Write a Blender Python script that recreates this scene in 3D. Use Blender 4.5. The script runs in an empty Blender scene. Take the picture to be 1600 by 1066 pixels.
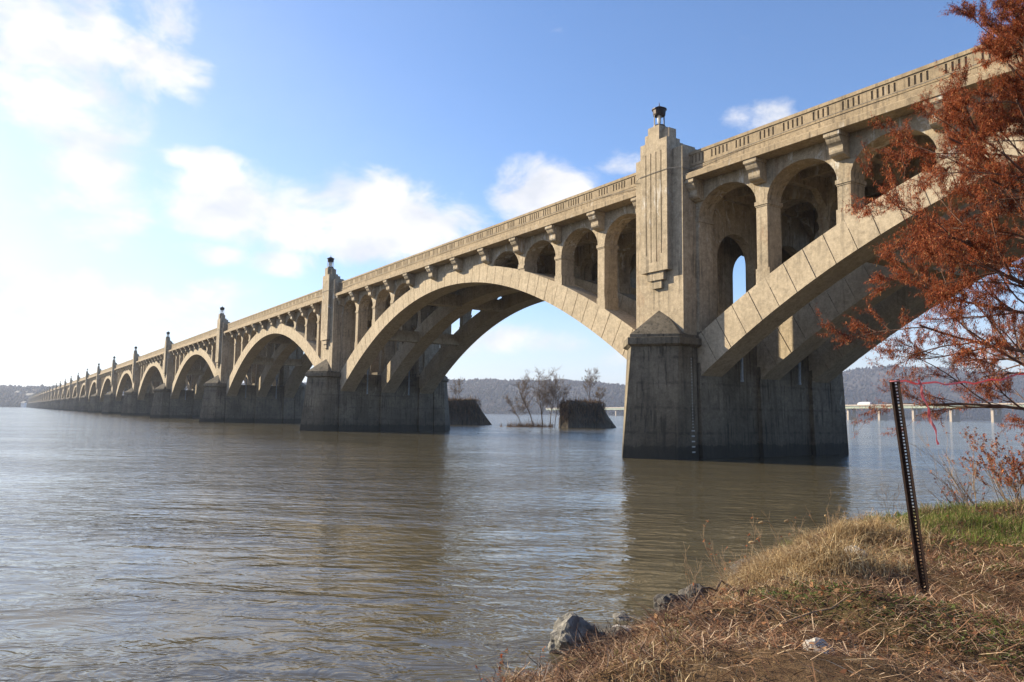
import bpy, bmesh, math, random
import numpy as np
from mathutils import Vector, Matrix, noise
R = math.radians
scene = bpy.context.scene
COL = scene.collection
random.seed(7)
rng = np.random.default_rng(11)

# ------------------------------------------------------------------ helpers
class MB:
    def __init__(s): s.v = []; s.f = []; s.m = []
    def add(s, vs, fs, mi=0):
        n = len(s.v); s.v += [tuple(p) for p in vs]
        for f in fs: s.f.append(tuple(i + n for i in f)); s.m.append(mi)
    def box(s, x0, x1, y0, y1, z0, z1, mi=0):
        s.add([(x0,y0,z0),(x1,y0,z0),(x1,y1,z0),(x0,y1,z0),(x0,y0,z1),(x1,y0,z1),(x1,y1,z1),(x0,y1,z1)],
              [(0,3,2,1),(4,5,6,7),(0,1,5,4),(1,2,6,5),(2,3,7,6),(3,0,4,7)], mi)
    def loft(s, rings, cap=True, mi=0):
        n = len(rings[0]); vs = [p for r in rings for p in r]; fs = []
        for k in range(len(rings)-1):
            for i in range(n):
                a = k*n+i; b = k*n+(i+1)%n
                fs.append((a, b, b+n, a+n))
        if cap:
            fs.append(tuple(range(n-1,-1,-1))); fs.append(tuple(range((len(rings)-1)*n, len(rings)*n)))
        s.add(vs, fs, mi)
    def tube(s, pts, rad, n=5, mi=0):
        pts = [Vector(p) for p in pts]; rings = []
        for i, p in enumerate(pts):
            d = (pts[min(i+1,len(pts)-1)] - pts[max(i-1,0)])
            if d.length < 1e-9: d = Vector((0,0,1))
            d.normalize()
            a = d.cross(Vector((0,0,1)) if abs(d.z) < .9 else Vector((1,0,0))).normalized(); b = d.cross(a)
            r = rad[i] if isinstance(rad,(list,tuple)) else rad
            rings.append([p + (a*math.cos(2*math.pi*k/n) + b*math.sin(2*math.pi*k/n))*r for k in range(n)])
        s.loft(rings, True, mi)
    def lathe(s, c, prof, n=12, mi=0):
        s.loft([[(c[0]+r*math.cos(2*math.pi*k/n), c[1]+r*math.sin(2*math.pi*k/n), c[2]+z) for k in range(n)] for r,z in prof], True, mi)
    def build(s, name, mats, parent=None, fix=True, smooth=False):
        me = bpy.data.meshes.new(name); me.from_pydata(s.v, [], s.f)
        mats = mats if isinstance(mats,(list,tuple)) else [mats]
        for m in mats: me.materials.append(m)
        if len(mats) > 1: me.polygons.foreach_set('material_index', s.m)
        if fix:
            b = bmesh.new(); b.from_mesh(me); bmesh.ops.recalc_face_normals(b, faces=b.faces); b.to_mesh(me); b.free()
        if smooth: me.polygons.foreach_set('use_smooth', [True]*len(me.polygons))
        me.update()
        o = bpy.data.objects.new(name, me); COL.objects.link(o)
        if parent: o.parent = parent
        return o

def tag(o, label=None, cat=None, group=None, kind=None):
    if label: o['label'] = label
    if cat: o['category'] = cat
    if group: o['group'] = group
    if kind: o['kind'] = kind
    return o
def empty(name, loc=(0,0,0)):
    o = bpy.data.objects.new(name, None); COL.objects.link(o); o.location = loc; return o
def dup(o, parent=None, dx=0.0, loc=None):
    c = o.copy(); COL.objects.link(c)
    if parent: c.parent = parent
    if loc is not None: c.location = loc
    elif dx: c.location = Vector(o.location) + Vector((dx,0,0))
    return c

# ------------------------------------------------------------------ materials
def nt(name):
    m = bpy.data.materials.new(name); m.use_nodes = True
    t = m.node_tree; t.nodes.clear()
    out = t.nodes.new('ShaderNodeOutputMaterial'); b = t.nodes.new('ShaderNodeBsdfPrincipled')
    t.links.new(b.outputs[0], out.inputs[0])
    return m, t, b
def N(t, k, **kw):
    n = t.nodes.new(k)
    for a, v in kw.items(): setattr(n, a, v)
    return n
def pos(t, sc=(1,1,1)):
    g = N(t,'ShaderNodeNewGeometry'); mp = N(t,'ShaderNodeMapping'); mp.inputs['Scale'].default_value = sc
    t.links.new(g.outputs['Position'], mp.inputs[0]); return mp.outputs[0]
def nz(t, vec, scale, detail=6, rough=.6, dist=0):
    n = N(t,'ShaderNodeTexNoise'); n.inputs['Scale'].default_value = scale; n.inputs['Detail'].default_value = detail
    n.inputs['Roughness'].default_value = rough; n.inputs['Distortion'].default_value = dist
    t.links.new(vec, n.inputs['Vector']); return n.outputs['Fac']
def ramp(t, fac, stops):
    r = N(t,'ShaderNodeValToRGB'); e = r.color_ramp.elements
    while len(e) < len(stops): e.new(.5)
    for i,(p,c) in enumerate(stops):
        e[i].position = p; e[i].color = (c,c,c,1) if isinstance(c,(int,float)) else (*c,1)
    t.links.new(fac, r.inputs[0]); return r.outputs[0]
def mix(t, fac, a, b, mode='MIX'):
    m = N(t,'ShaderNodeMix', data_type='RGBA', blend_type=mode)
    def s(i, v):
        if isinstance(v,(tuple,list)): m.inputs[i].default_value = (*v,1)
        elif isinstance(v,(int,float)): m.inputs[i].default_value = v if i == 0 else (v,v,v,1)
        else: t.links.new(v, m.inputs[i])
    s(0,fac); s(6,a); s(7,b); return m.outputs[2]
def mth(t, op, a, b=None, clamp=False):
    m = N(t,'ShaderNodeMath', operation=op, use_clamp=clamp)
    for i, v in enumerate((a,b)):
        if v is None: continue
        if isinstance(v,(int,float)): m.inputs[i].default_value = v
        else: t.links.new(v, m.inputs[i])
    return m.outputs[0]
def bump(t, b, h, strength=.4, dist=.02, prev=None):
    n = N(t,'ShaderNodeBump'); n.inputs['Strength'].default_value = strength; n.inputs['Distance'].default_value = dist
    t.links.new(h, n.inputs['Height'])
    if prev: t.links.new(prev, n.inputs['Normal'])
    if b: t.links.new(n.outputs[0], b.inputs['Normal'])
    return n.outputs[0]

def concrete(name, light, mid, dark, streak=.5, white=.0, lines=False, wet=False, rust=0.0):
    m, t, b = nt(name)
    p = pos(t)
    big = nz(t, p, .35, 5, .55); med = nz(t, p, 2.2, 8, .65); fine = nz(t, p, 22, 4, .6)
    c = mix(t, ramp(t, big, [(.35,0),(.68,1)]), light, mid)
    c = mix(t, mth(t,'MULTIPLY', ramp(t, med, [(.48,0),(.75,1)]), .55), c, dark)
    ps = pos(t, (2.2,2.2,.16)); st = nz(t, ps, 1.0, 7, .62)
    c = mix(t, mth(t,'MULTIPLY', ramp(t, st, [(.5,0),(.72,1)]), streak), c, dark)
    c = mix(t, .16, c, ramp(t, fine, [(.3,.0),(.7,1.)]), 'OVERLAY')
    if rust:
        rs = nz(t, pos(t,(1.3,1.3,.3)), .9, 6, .6)
        c = mix(t, mth(t,'MULTIPLY', ramp(t, rs, [(.6,0),(.74,1)]), rust), c, (.17,.075,.03))
    drip = nz(t, pos(t,(5.5,5.5,.22)), 1.0, 5, .6); gate = nz(t, p, .5, 4, .6)
    c = mix(t, mth(t,'MULTIPLY', mth(t,'MULTIPLY', ramp(t, drip, [(.54,0),(.62,1)]), ramp(t, gate, [(.4,0),(.55,1)])), min(1,streak*1.35)), c, tuple(v*.7 for v in dark))
    mot = nz(t, p, 5.5, 10, .75)
    c = mix(t, .38, c, ramp(t, mot, [(.3,.12),(.7,.88)]), 'OVERLAY')
    if white:
        w1 = nz(t, pos(t,(1.1,1.1,.45)), 1.1, 10, .75, .8)
        zz_ = N(t,'ShaderNodeSeparateXYZ'); t.links.new(p, zz_.inputs[0])
        band = ramp(t, mth(t,'MULTIPLY', zz_.outputs[2], .05), [(.6,0),(.74,.9),(.81,1),(.83,.2)])
        lim = mth(t,'SUBTRACT', .635, mth(t,'MULTIPLY', band, .085))
        wf = mth(t,'MULTIPLY', mth(t,'SUBTRACT', w1, lim), 14.0, True)
        c = mix(t, mth(t,'MULTIPLY', wf, white), c, (.62,.60,.56))
    h = mth(t,'ADD', mth(t,'MULTIPLY', fine, .35), med)
    if lines:
        w = N(t,'ShaderNodeTexWave', wave_type='BANDS', bands_direction='Z'); w.inputs['Scale'].default_value = lines
        w.inputs['Distortion'].default_value = .8; w.inputs['Detail'].default_value = 3; t.links.new(pos(t,(.15,.15,1)), w.inputs['Vector'])
        c = mix(t, mth(t,'MULTIPLY', mth(t,'MULTIPLY', ramp(t, w.outputs['Fac'], [(.0,1),(.05,0)]), ramp(t, med, [(.4,0),(.6,1)])), .45), c, dark)
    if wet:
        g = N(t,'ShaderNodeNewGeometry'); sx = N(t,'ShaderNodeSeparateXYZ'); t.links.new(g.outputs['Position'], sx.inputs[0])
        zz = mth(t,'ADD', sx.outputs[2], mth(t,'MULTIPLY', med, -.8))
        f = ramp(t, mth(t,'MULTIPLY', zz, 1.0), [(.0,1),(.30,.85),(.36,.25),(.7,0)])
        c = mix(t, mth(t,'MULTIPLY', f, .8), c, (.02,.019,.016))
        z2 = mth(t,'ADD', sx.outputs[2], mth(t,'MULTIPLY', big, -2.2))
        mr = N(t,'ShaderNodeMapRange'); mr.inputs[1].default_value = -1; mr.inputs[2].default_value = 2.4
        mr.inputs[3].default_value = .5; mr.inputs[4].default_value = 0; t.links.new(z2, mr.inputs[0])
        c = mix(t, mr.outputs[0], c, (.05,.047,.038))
    t.links.new(c, b.inputs['Base Color']); b.inputs['Roughness'].default_value = .88
    b.inputs['Specular IOR Level'].default_value = .25
    bump(t, b, h, .5, .03)
    return m
def plain(name, c1, c2, scale=3, rough=.8, island=False, spec=.3, metal=0, bmp=0, sub=0):
    m, t, b = nt(name)
    n = nz(t, pos(t), scale, 5, .6)
    f = ramp(t, n, [(.35,0),(.65,1)])
    if island:
        g = N(t,'ShaderNodeNewGeometry'); f = mth(t,'ADD', mth(t,'MULTIPLY', f, .4), mth(t,'MULTIPLY', g.outputs['Random Per Island'], .6))
    t.links.new(mix(t, f, c1, c2), b.inputs['Base Color'])
    b.inputs['Roughness'].default_value = rough; b.inputs['Specular IOR Level'].default_value = spec; b.inputs['Metallic'].default_value = metal
    if bmp: bump(t, b, n, .6, bmp)
    return m
def island_ramp(name, stops, rough=.8, trans=0, spec=.25):
    m, t, b = nt(name)
    g = N(t,'ShaderNodeNewGeometry'); c = ramp(t, g.outputs['Random Per Island'], stops)
    n = nz(t, pos(t), 1.3, 4, .6)
    c = mix(t, .45, c, ramp(t, n, [(.3,.15),(.7,.85)]), 'OVERLAY')
    t.links.new(c, b.inputs['Base Color']); b.inputs['Roughness'].default_value = rough; b.inputs['Specular IOR Level'].default_value = spec
    if trans:
        out = [n for n in t.nodes if n.type == 'OUTPUT_MATERIAL'][0]
        tr = N(t,'ShaderNodeBsdfTranslucent'); t.links.new(c, tr.inputs[0]); mx = N(t,'ShaderNodeMixShader'); mx.inputs[0].default_value = trans
        t.links.new(b.outputs[0], mx.inputs[1]); t.links.new(tr.outputs[0], mx.inputs[2]); t.links.new(mx.outputs[0], out.inputs[0])
    return m

M = {}
M['upper'] = concrete('weathered_concrete', (0.447,0.364,0.262), (0.323,0.261,0.180), (0.120,0.100,0.073), 0.40, .85, rust=.6)
M['rib'] = concrete('arch_concrete', (0.465,0.383,0.276), (0.390,0.317,0.222), (0.180,0.149,0.112), 0.22, .0, rust=.2)
M['parapet'] = concrete('parapet_concrete', (0.370,0.288,0.190), (0.285,0.220,0.143), (0.140,0.111,0.078), 0.40, .3)
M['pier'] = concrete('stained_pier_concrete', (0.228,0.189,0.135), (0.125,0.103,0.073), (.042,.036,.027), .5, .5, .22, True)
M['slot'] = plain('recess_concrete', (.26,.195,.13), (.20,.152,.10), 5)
M['road'] = plain('asphalt', (.05,.05,.05), (.07,.07,.068), 4)
M['pipe'] = plain('galvanised_pipe', (.32,.36,.40), (.22,.25,.28), 6, .5)
M['dark_metal'] = plain('dark_bronze', (.022,.016,.014), (.05,.03,.02), 9, .45, metal=.4)
M['cable'] = plain('grey_cable', (.3,.28,.25), (.2,.18,.16), 9, .6)
M['paint'] = plain('white_gauge_paint', (.55,.55,.52), (.32,.32,.30), 8)
gm, gt, gb = nt('lantern_glass'); gb.inputs['Base Color'].default_value = (.75,.76,.72,1); gb.inputs['Roughness'].default_value = .35
gb.inputs['Transmission Weight'].default_value = .35
gt.links.new(mix(gt, nz(gt, pos(gt), 6), (.62,.62,.57), (.8,.8,.77)), gb.inputs['Base Color']); M['glass'] = gm

# ------------------------------------------------------------------ the arch bridge
P = 56.4; HALF = P/2; MIDY = 6.7
def Ye(u): return 15.45 - .0122*u*u
def Yi(u): return 14.05 - .0138*u*u
RIBS = [(.5,2.3), (5.85,7.65), (11.1,12.9)]
bridge = empty('arch_bridge', (0,0,0))
tag(bridge, 'long tan concrete bridge of many open spandrel arches crossing the river on dark stained piers', 'bridge')

def section(u):            # outer point on the extrados and its mate along the normal on the intrados
    n = Vector((-.0244*u, 0, -1)); n.normalize(); e = Vector((u, 0, Ye(u)))
    tt = 1.4
    for _ in range(8):
        q = e + n*tt; tt += (q.z - Yi(q.x))*.9
    q = e + n*tt
    return (e.x, e.z), (q.x, q.z)
def rib_mesh(y0, y1, parent, m):
    b = MB(); st = []
    L = [0.0]; us = np.linspace(0, 29.0, 2000); arc = np.concatenate([[0], np.cumsum(np.hypot(np.diff(us), np.diff(-.0122*us**2)))])
    js = [np.interp(d, arc, us) for d in np.arange(.64, arc[-1], 1.28)]
    allj = sorted([-j for j in js] + js)
    seq = [(-29.0, 0)]
    prev = -29.0
    for j in allj:
        seq.append(((prev+j)/2, 0)); jw = .016+.012*abs(math.sin(j*7.3)); jd = .03+.02*abs(math.sin(j*3.1)); seq += [(j-jw, 0), (j-jw, jd), (j+jw, jd), (j+jw, 0)]; prev = j
    seq.append((29.0, 0))
    rings = []
    for u, d in seq:
        e, q = section(u)
        rings.append([(e[0], y0+d, e[1]), (q[0], y0+d, q[1]), (q[0], y1-d, q[1]), (e[0], y1-d, e[1])])
    b.loft(rings)
    return b.build('arch_rib', m, parent)
def arcade_mesh(y0, y1, parent, m):
    prof = []                       # (u, z of the underside)
    TOP = 16.29
    def opening(c, w=2.05):
        pts = []
        for k in range(17):
            a = math.pi - math.pi*k/16; pts.append((c + w*math.cos(a), 14.02 + 1.62*math.sin(a)))
        return pts
    prof.append((-26.3, 5.0)); 
    for c in (-24,-19.2,-14.4,-9.6):
        o = opening(c)
        o = [(u, max(z, Ye(u)-.12)) for u, z in o]
        prof.append((o[0][0], Ye(o[0][0])-.5)); prof += o; prof.append((o[-1][0], Ye(o[-1][0])-.5))
    for u in np.linspace(-7.3,7.3,15): prof.append((u, Ye(u)-.3))
    for c in (9.6,14.4,19.2,24):
        o = opening(c); o = [(u, max(z, Ye(u)-.12)) for u, z in o]
        prof.append((o[0][0], Ye(o[0][0])-.5)); prof += o; prof.append((o[-1][0], Ye(o[-1][0])-.5))
    prof.append((26.3, 5.0))
    b = MB(); n = len(prof); vs = []
    for u, z in prof: vs += [(u,y0,z),(u,y1,z),(u,y0,TOP),(u,y1,TOP)]
    fs = []
    for i in range(n-1):
        a, c = 4*i, 4*i+4
        fs.append((a, a+1, c+1, c))
        if abs(prof[i][0]-prof[i+1][0]) > 1e-6:
            fs += [(a, c, c+2, a+2), (a+1, a+3, c+3, c+1)]
    fs += [(0,2,3,1), (4*(n-1), 4*(n-1)+1, 4*(n-1)+3, 4*(n-1)+2)]
    b.add(vs, fs)
    e = .07
    for u in (-21.6,-16.8,-12,12,16.8,21.6):      # imposts and plinths
        b.box(u-.35-e, u+.35+e, y0-e, y1+e, 13.82, 14.03)
        b.box(u-.35-.03, u+.35+.03, y0-.03, y1+.03, 13.74, 13.818)
        zb = Ye(abs(u)+.45)
        b.box(u-.35-.09, u+.35+.09, y0-.012, y1+.012, zb-.3, Ye(abs(u)-.35)+.42)
    for s in (-1,1):
        b.box(min(s*25.98,s*26.42), max(s*25.98,s*26.42), y0-e, y1+e, 13.82, 14.03)
        zc = Ye(7.55)
        b.box(min(s*7.2-.4, s*7.2+.4), max(s*7.2-.4, s*7.2+.4), y0-e, y1+e, max(13.82, Ye(7.7)), 14.9) if False else None
    # panel recess lines on the solid crown wall
    return b.build('spandrel_arcade', m, parent)
def parapet_mesh(parent, m, yf=0.0, sgn=1):
    """front plane at y=yf facing -y when sgn=1; slots are recesses cut into the face"""
    b = MB(); x0, x1 = -26.4, 26.4; d = .055
    Y = lambda a: yf + sgn*a
    def bx(xa, xb, ya, yb, za, zb, mi=0):
        ya, yb = Y(ya), Y(yb); b.box(xa, xb, min(ya,yb), max(ya,yb), za, zb, mi)
    bx(x0, x1, -.05, .40, 17.76, 17.93)                    # coping
    bx(x0, x1, -.0, .35, 17.68, 17.757); bx(x0, x1, 0, .35, 17.06, 17.24)
    slots = []
    for pn in range(-5, 6):
        for off, cnt in ((-1.6,4),(0,5),(1.6,4)):
            for k in range(cnt): slots.append(pn*4.8 + off + (k-(cnt-1)/2)*.27)
    slots.sort(); cur = x0
    for sx in slots:
        bx(cur, sx-.05, 0, .35, 17.243, 17.677); bx(sx-.05+.001, sx+.05-.001, d, .34, 17.243, 17.677, 1); cur = sx+.05
    bx(cur, x1, 0, .35, 17.243, 17.677)
    bx(x0, x1, .03, .36, 17.02, 17.057, 1)
    bx(x0, x1, -.03, .38, 16.70, 17.017)
    bx(x0, x1, .0, .4, 16.66, 16.697, 1)
    # cornice : fascia and soffit edge
    pr = [(-.50,16.20),(-.50,16.50),(-.45,16.55),(-.06,16.62),(-.02,16.655),(.53,16.655),(.53,16.18),(-.44,16.18)]
    b.loft([[(x, Y(a), z) for a, z in pr] for x in (x0, x1)])
    return b.build('parapet', [m, M['slot']], parent)
def bracket_mesh(parent, m, u=0, y=.5):
    b = MB(); w = .37
    pr = [(-.70,16.248),(-.70,16.02),(-.66,15.99),(-.64,15.93),(-.62,15.87),(-.57,15.76),(-.50,15.68),(-.45,15.60),(-.44,15.50),(-.445,15.38),(-.42,15.28),(-.36,15.20),(-.27,15.15),(-.18,15.13),(-.15,15.08),(.02,15.05),(.02,16.248)]
    pr = [(a*1.3, z-.07) for a, z in pr]
    b.loft([[(u+s*w, y+a, z) for a, z in pr] for s in (-1,1)])
    # raised side fillet
    b.box(u-w-.05, u+w+.05, y-.94, y+.03, 15.99, 16.177)
    return b.build('bracket', m, parent)

def deck_mesh(parent):
    b = MB(); x0, x1 = -28.2, 28.2
    b.box(x0, x1, .44, 2*MIDY-.44, 16.30, 16.60)
    b.box(x0, x1, .45, 2*MIDY-.45, 16.604, 16.66, 1)
    for u in (-26,-21.6,-16.8,-12,-7.2,-2.4,2.4,7.2,12,16.8,21.6,26):      # floor beams with haunches
        for ya, yb in ((1.7,5.85+.3),(7.35,11.4)):
            rg = []
            for y, z in ((ya,14.6),(ya+.9,15.55),(yb-.9,15.55),(yb,14.6),(yb,16.297),(ya,16.297)): rg.append((y,z))
            if abs(u) < 8: rg = [(y, max(z,15.5)) for y,z in rg]
            b.loft([[(u+s*.2, y, z) for y, z in rg] for s in (-1,1)])
    for y in (3.9, 9.6): b.box(x0, x1, y-.15, y+.15, 15.8, 16.296)
    return b.build('deck', [M['upper'], M['road']], parent)
def strut_mesh(parent, u, g):
    b = MB(); ya, yb = ((2.3,5.85),(7.65,11.1))[g]
    zc = (Ye(u)+Yi(u))/2
    b.box(u-.55, u+.55, ya-.1, yb+.1, zc-.75, zc+.45)
    return b.build('strut', M['rib'], parent)

def mirror(pts): return [(x, 2*MIDY - y, z) for x, y, z in pts]
def pier_mesh(parent):
    b = MB()
    def hexring(tip, sh, hw, z):           # full outline: near nose, far nose
        return [(0,tip,z),(hw,sh,z),(hw,2*MIDY-sh,z),(0,2*MIDY-tip,z),(-hw,2*MIDY-sh,z),(-hw,sh,z)]
    # nose wedges (near, far)
    for fn in (lambda r: r, mirror):
        r0 = [(0,-3.85,-3),(2.35,-1.65,-3),(2.35,.2,-3),(-2.35,.2,-3),(-2.35,-1.65,-3)]
        r1 = [(0,-2.85,6.45),(2.12,-1.2,6.45),(2.12,.2,6.45),(-2.12,.2,6.45),(-2.12,-1.2,6.45)]
        b.loft([fn(r0), fn(r1)])
    # body between the noses, recessed
    b.loft([[(-2.2,.15,-3),(2.2,.15,-3),(2.2,2*MIDY-.15,-3),(-2.2,2*MIDY-.15,-3)], [(-1.95,.15,6.9),(1.95,.15,6.9),(1.95,2*MIDY-.15,6.9),(-1.95,2*MIDY-.15,6.9)]])
    for y0, y1 in RIBS:                       # pedestals under the ribs
        b.loft([[(-2.55,y0-.1,-3),(2.55,y0-.1,-3),(2.55,y1+.1,-3),(-2.55,y1+.1,-3)], [(-2.25,y0-.1,4.4),(2.25,y0-.1,4.4),(2.25,y1+.1,4.4),(-2.25,y1+.1,4.4)],
                [(-2.2,y0+.01,5.6),(2.2,y0+.01,5.6),(2.2,y1-.01,5.6),(-2.2,y1-.01,5.6)], [(-2.2,y0+.01,7.3),(2.2,y0+.01,7.3),(2.2,y1-.01,7.3),(-2.2,y1-.01,7.3)]])
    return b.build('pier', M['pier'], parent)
def cap_mesh(parent, far=False):
    b = MB(); fn = mirror if far else (lambda r: r)
    def ring(tip, sh, hw, z): return [(0,tip,z),(hw,sh,z),(hw,.42,z),(-hw,.42,z),(-hw,sh,z)]
    b.loft([fn(ring(-2.9,-1.22,2.16,6.38)), fn(ring(-3.12,-1.34,2.36,6.5)), fn(ring(-3.12,-1.34,2.36,6.88)), fn(ring(-3.0,-1.28,2.28,6.90))])
    b.loft([fn(ring(-2.95,-1.2,2.16,6.902)), fn(ring(-2.95,-1.2,2.16,7.08))])
    b.add(fn([(0,-2.93,7.085),(2.14,-1.1,7.085),(2.0,-.3,7.085),(-2.0,-.3,7.085),(-2.14,-1.1,7.085),(0,-.3,8.88)]),
          [(0,1,5),(1,2,5),(2,3,5),(3,4,5),(4,0,5),(4,3,2,1,0)])
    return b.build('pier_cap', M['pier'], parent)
def pylon_mesh(parent, far=False):
    b = MB(); 
    def bx(x, y0, y1, z0, z1, mi=0):
        if far: y0, y1 = 2*MIDY-y1, 2*MIDY-y0
        b.box(-x, x, y0, y1, z0, z1, mi)
    bx(1.95, -.6, 1.2, 7.0, 18.28)
    bx(1.93, 1.2, 1.5, 7.0, 16.25)
    bx(1.90, -.2, .62, 18.0, 18.40) if False else None
    # panel with vertical grooves : strips between the grooves
    g = [-.64,-.22,.22,.64]; gw = .035
    zt = [11.95,11.55,11.55,11.95]
    def px(x0, x1, y0, y1, z0, z1, mi=0):
        if far: y0, y1 = 2*MIDY-y1, 2*MIDY-y0
        b.box(x0, x1, y0, y1, z0, z1, mi)
    px(-1.12, 1.12, -.94, -.598, 10.98, 19.02)
    edges = [-1.12] + [e for k in g for e in (k-gw, k+gw)] + [1.12]
    for i in range(0, len(edges), 2): px(edges[i], edges[i+1], -1.02, -.942, 12.0, 18.3)
    px(-1.12, 1.12, -1.02, -.942, 18.302, 19.0); px(-1.12, 1.12, -1.02, -.942, 10.98, 11.55)
    px(-1.12, g[1]-gw-.0, -1.02, -.942, 11.552, 11.998) if False else None
    for x0, x1 in ((-1.12,g[0]-gw),(g[0]+gw-.07,g[1]-gw),(g[1]+gw,g[2]-gw),(g[2]+gw,g[3]+gw),(g[3]+gw,1.12)): px(x0, x1, -1.02, -.942, 11.552, 11.998)
    px(-.66, .66, -.90, -.602, 10.46, 10.978); px(-.40, .40, -.80, -.603, 9.98, 10.458)
    # stepped head
    px(-.47, .47, -1.0, -.2, 18.95, 19.93); px(-.62,.62,-.62,-.1,19.0,19.93-.14)
    px(-1.02, 1.02, -.72, -.12, 18.9, 19.66)
    px(-1.10, 1.10, -.60, .12, 18.2, 19.06)
    px(-1.08, 1.08, -.3, .42, 18.2, 18.86)
    px(-1.9, 1.9, -.4, .55, 18.1, 18.40)
    return b.build('pylon', M['upper'], parent)
def wall_mesh(parent, sx):
    """wall across the bridge above the pier, with two arched openings"""
    b = MB(); x0, x1 = (sx*1.25, sx*1.93) if sx > 0 else (-1.93, -1.25)
    prof = [(.6,6.8)]
    for c in (4.08, 9.32):
        w = 1.72; prof.append((c-w, 6.8))
        for k in range(21):
            a = math.pi - math.pi*k/20; prof.append((c+w*math.cos(a), 11.9+w*math.sin(a)))
        prof.append((c+w, 6.8))
    prof.append((12.8,6.8)); TOP = 16.294
    vs = []; fs = []
    for y, z in prof: vs += [(x0,y,z),(x1,y,z),(x0,y,TOP),(x1,y,TOP)]
    for i in range(len(prof)-1):
        a, c = 4*i, 4*i+4; fs.append((a,a+1,c+1,c))
        if abs(prof[i][0]-prof[i+1][0]) > 1e-6: fs += [(a,c,c+2,a+2),(a+1,a+3,c+3,c+1)]
    n = len(prof); fs += [(0,2,3,1),(4*n-4,4*n-3,4*n-1,4*n-2)]
    b.add(vs, fs)
    return b.build('cross_wall', M['upper'], parent)

NSP = 28
# span k is centred on X = -(k+.5)*P + ... ; span 0 (nearest, right of the first pylon) spans X 0..56.4
centres = [HALF - k*P for k in range(0, NSP+1)]
pierx = [P - k*P for k in range(0, NSP+2)]
first = {}
def place(key, make, x):
    if key not in first:
        o = make(); o.location.x = x; first[key] = o
    else:
        s = first[key]; o = dup(s, s.parent, loc=(x, s.location.y, s.location.z))
    return o
US = [(-7.2),(-16.8),7.2,16.8]
for k, cx in enumerate(centres):
    for i, (y0,y1) in enumerate(RIBS): place(('rib',i), lambda: rib_mesh(y0, y1, bridge, M['rib']), cx)
    for i, (y0,y1) in enumerate(((.52,1.7),(6.15,7.35),(11.7,12.88))): place(('arc',i), lambda: arcade_mesh(y0, y1, bridge, M['upper']), cx)
    place('par0', lambda: parapet_mesh(bridge, M['parapet'], 0.0, 1), cx)
    place('par1', lambda: parapet_mesh(bridge, M['parapet'], 2*MIDY, -1), cx)
    place('deck', lambda: deck_mesh(bridge), cx)
    if k < 8:
        for j in range(-6, 6):
            u = (j+.5)*4.8; u = max(-26.0, min(26.0, u))
            place('bracket', lambda: bracket_mesh(bridge, M['upper']), cx+u)
        for u in US:
            for g in (0,1): place(('strut',g,abs(u)), lambda: strut_mesh(bridge, abs(u), g), cx + (u-abs(u)))
b = MB()
for k, cx in enumerate(centres[8:]):
    for j in range(-6, 6):
        u = max(-26.0, min(26.0, (j+.5)*4.8)) + cx
        b.loft([[(u+s*.36, .5+a, z) for a, z in ((-.93,16.11),(-.93,15.88),(-.58,15.5),(-.3,15.02),(.03,15.0),(.03,16.11))] for s in (-1,1)])
tag(b.build('bracket', M['upper'], bridge), kind='stuff')
b = MB()
for cx in centres[8:]:
    for u in US:
        zc = (Ye(u)+Yi(u))/2
        for ya, yb in ((2.2,5.9),(7.6,11.2)): b.box(cx+u-.55, cx+u+.55, ya, yb, zc-.75, zc+.45)
tag(b.build('strut', M['rib'], bridge), kind='stuff')
bf = MB()
for cx in centres:
    for j in range(-6, 6):
        u = max(-26.0, min(26.0, (j+.5)*4.8)) + cx
        bf.loft([[(u+s*.36, 2*MIDY-.5-a, z) for a, z in ((-.93,16.11),(-.93,15.88),(-.58,15.5),(-.3,15.02),(.03,15.0),(.03,16.11))] for s in (-1,1)])
tag(bf.build('bracket', M['upper'], bridge), kind='stuff')
pier0 = pier_mesh(bridge); capn = cap_mesh(pier0); capf = cap_mesh(pier0, True)
for k, x in enumerate(pierx):
    if k == 0: p = pier0; p.location.x = x
    else:
        p = dup(pier0, bridge, loc=(x,0,0)); dup(capn, p); dup(capf, p)
    if k in (1,2,3,4):                       # drain pipes beside the pier body
        for yy in (3.85, 9.45):
            for sx in ((1,) if True else (1,-1)):
                pb = MB(); pb.tube([(sx*2.42,yy,8.2),(sx*2.42,yy,4.5)], .09, 8); pb.tube([(sx*2.42,yy,4.62),(sx*2.42,yy,4.5)], .11, 8)
                pb.box(sx*2.42-.12 if sx > 0 else sx*2.42-.45, sx*2.42+.12, yy-.14, yy+.14, 6.3, 6.36)
                o = pb.build('drain_pipe', M['pipe'], bridge); o.location.x = x
    place('pyl0', lambda: pylon_mesh(bridge), x); place('pyl1', lambda: pylon_mesh(bridge, True), x)
    place('w0', lambda: wall_mesh(bridge, 1), x); place('w1', lambda: wall_mesh(bridge, -1), x)
# gauge marks on the nearest river pier
pm = MB()
for z in np.arange(.35, 1.6, .3): pm.box(2.09, 2.36-.0135*z*2, .02, .2, z, z+.07)
for z in np.arange(1.7, 5.6, .17): pm.box(2.24-.005*z, 2.37-.0245*z, .0, .16, z, z+.035)
gm_ = MB()
for z, w, h in [(z, .26, .075) for z in np.arange(.35,1.7,.3)] + [(z, .07, .06) for z in np.arange(1.75,5.7,.17)]:
    xs = 2.35 - (2.35-2.12)*(z+3)/9.45
    gm_.box(xs-.02, xs+.012, -.2-w/2, -.2+w/2, z, z+h)
gm_.build('gauge_mark', M['paint'], [o for o in bridge.children if o.name.startswith('pier') and abs(o.location.x) < 1e-6 and not o.name.startswith('pier_cap')][0])
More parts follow.
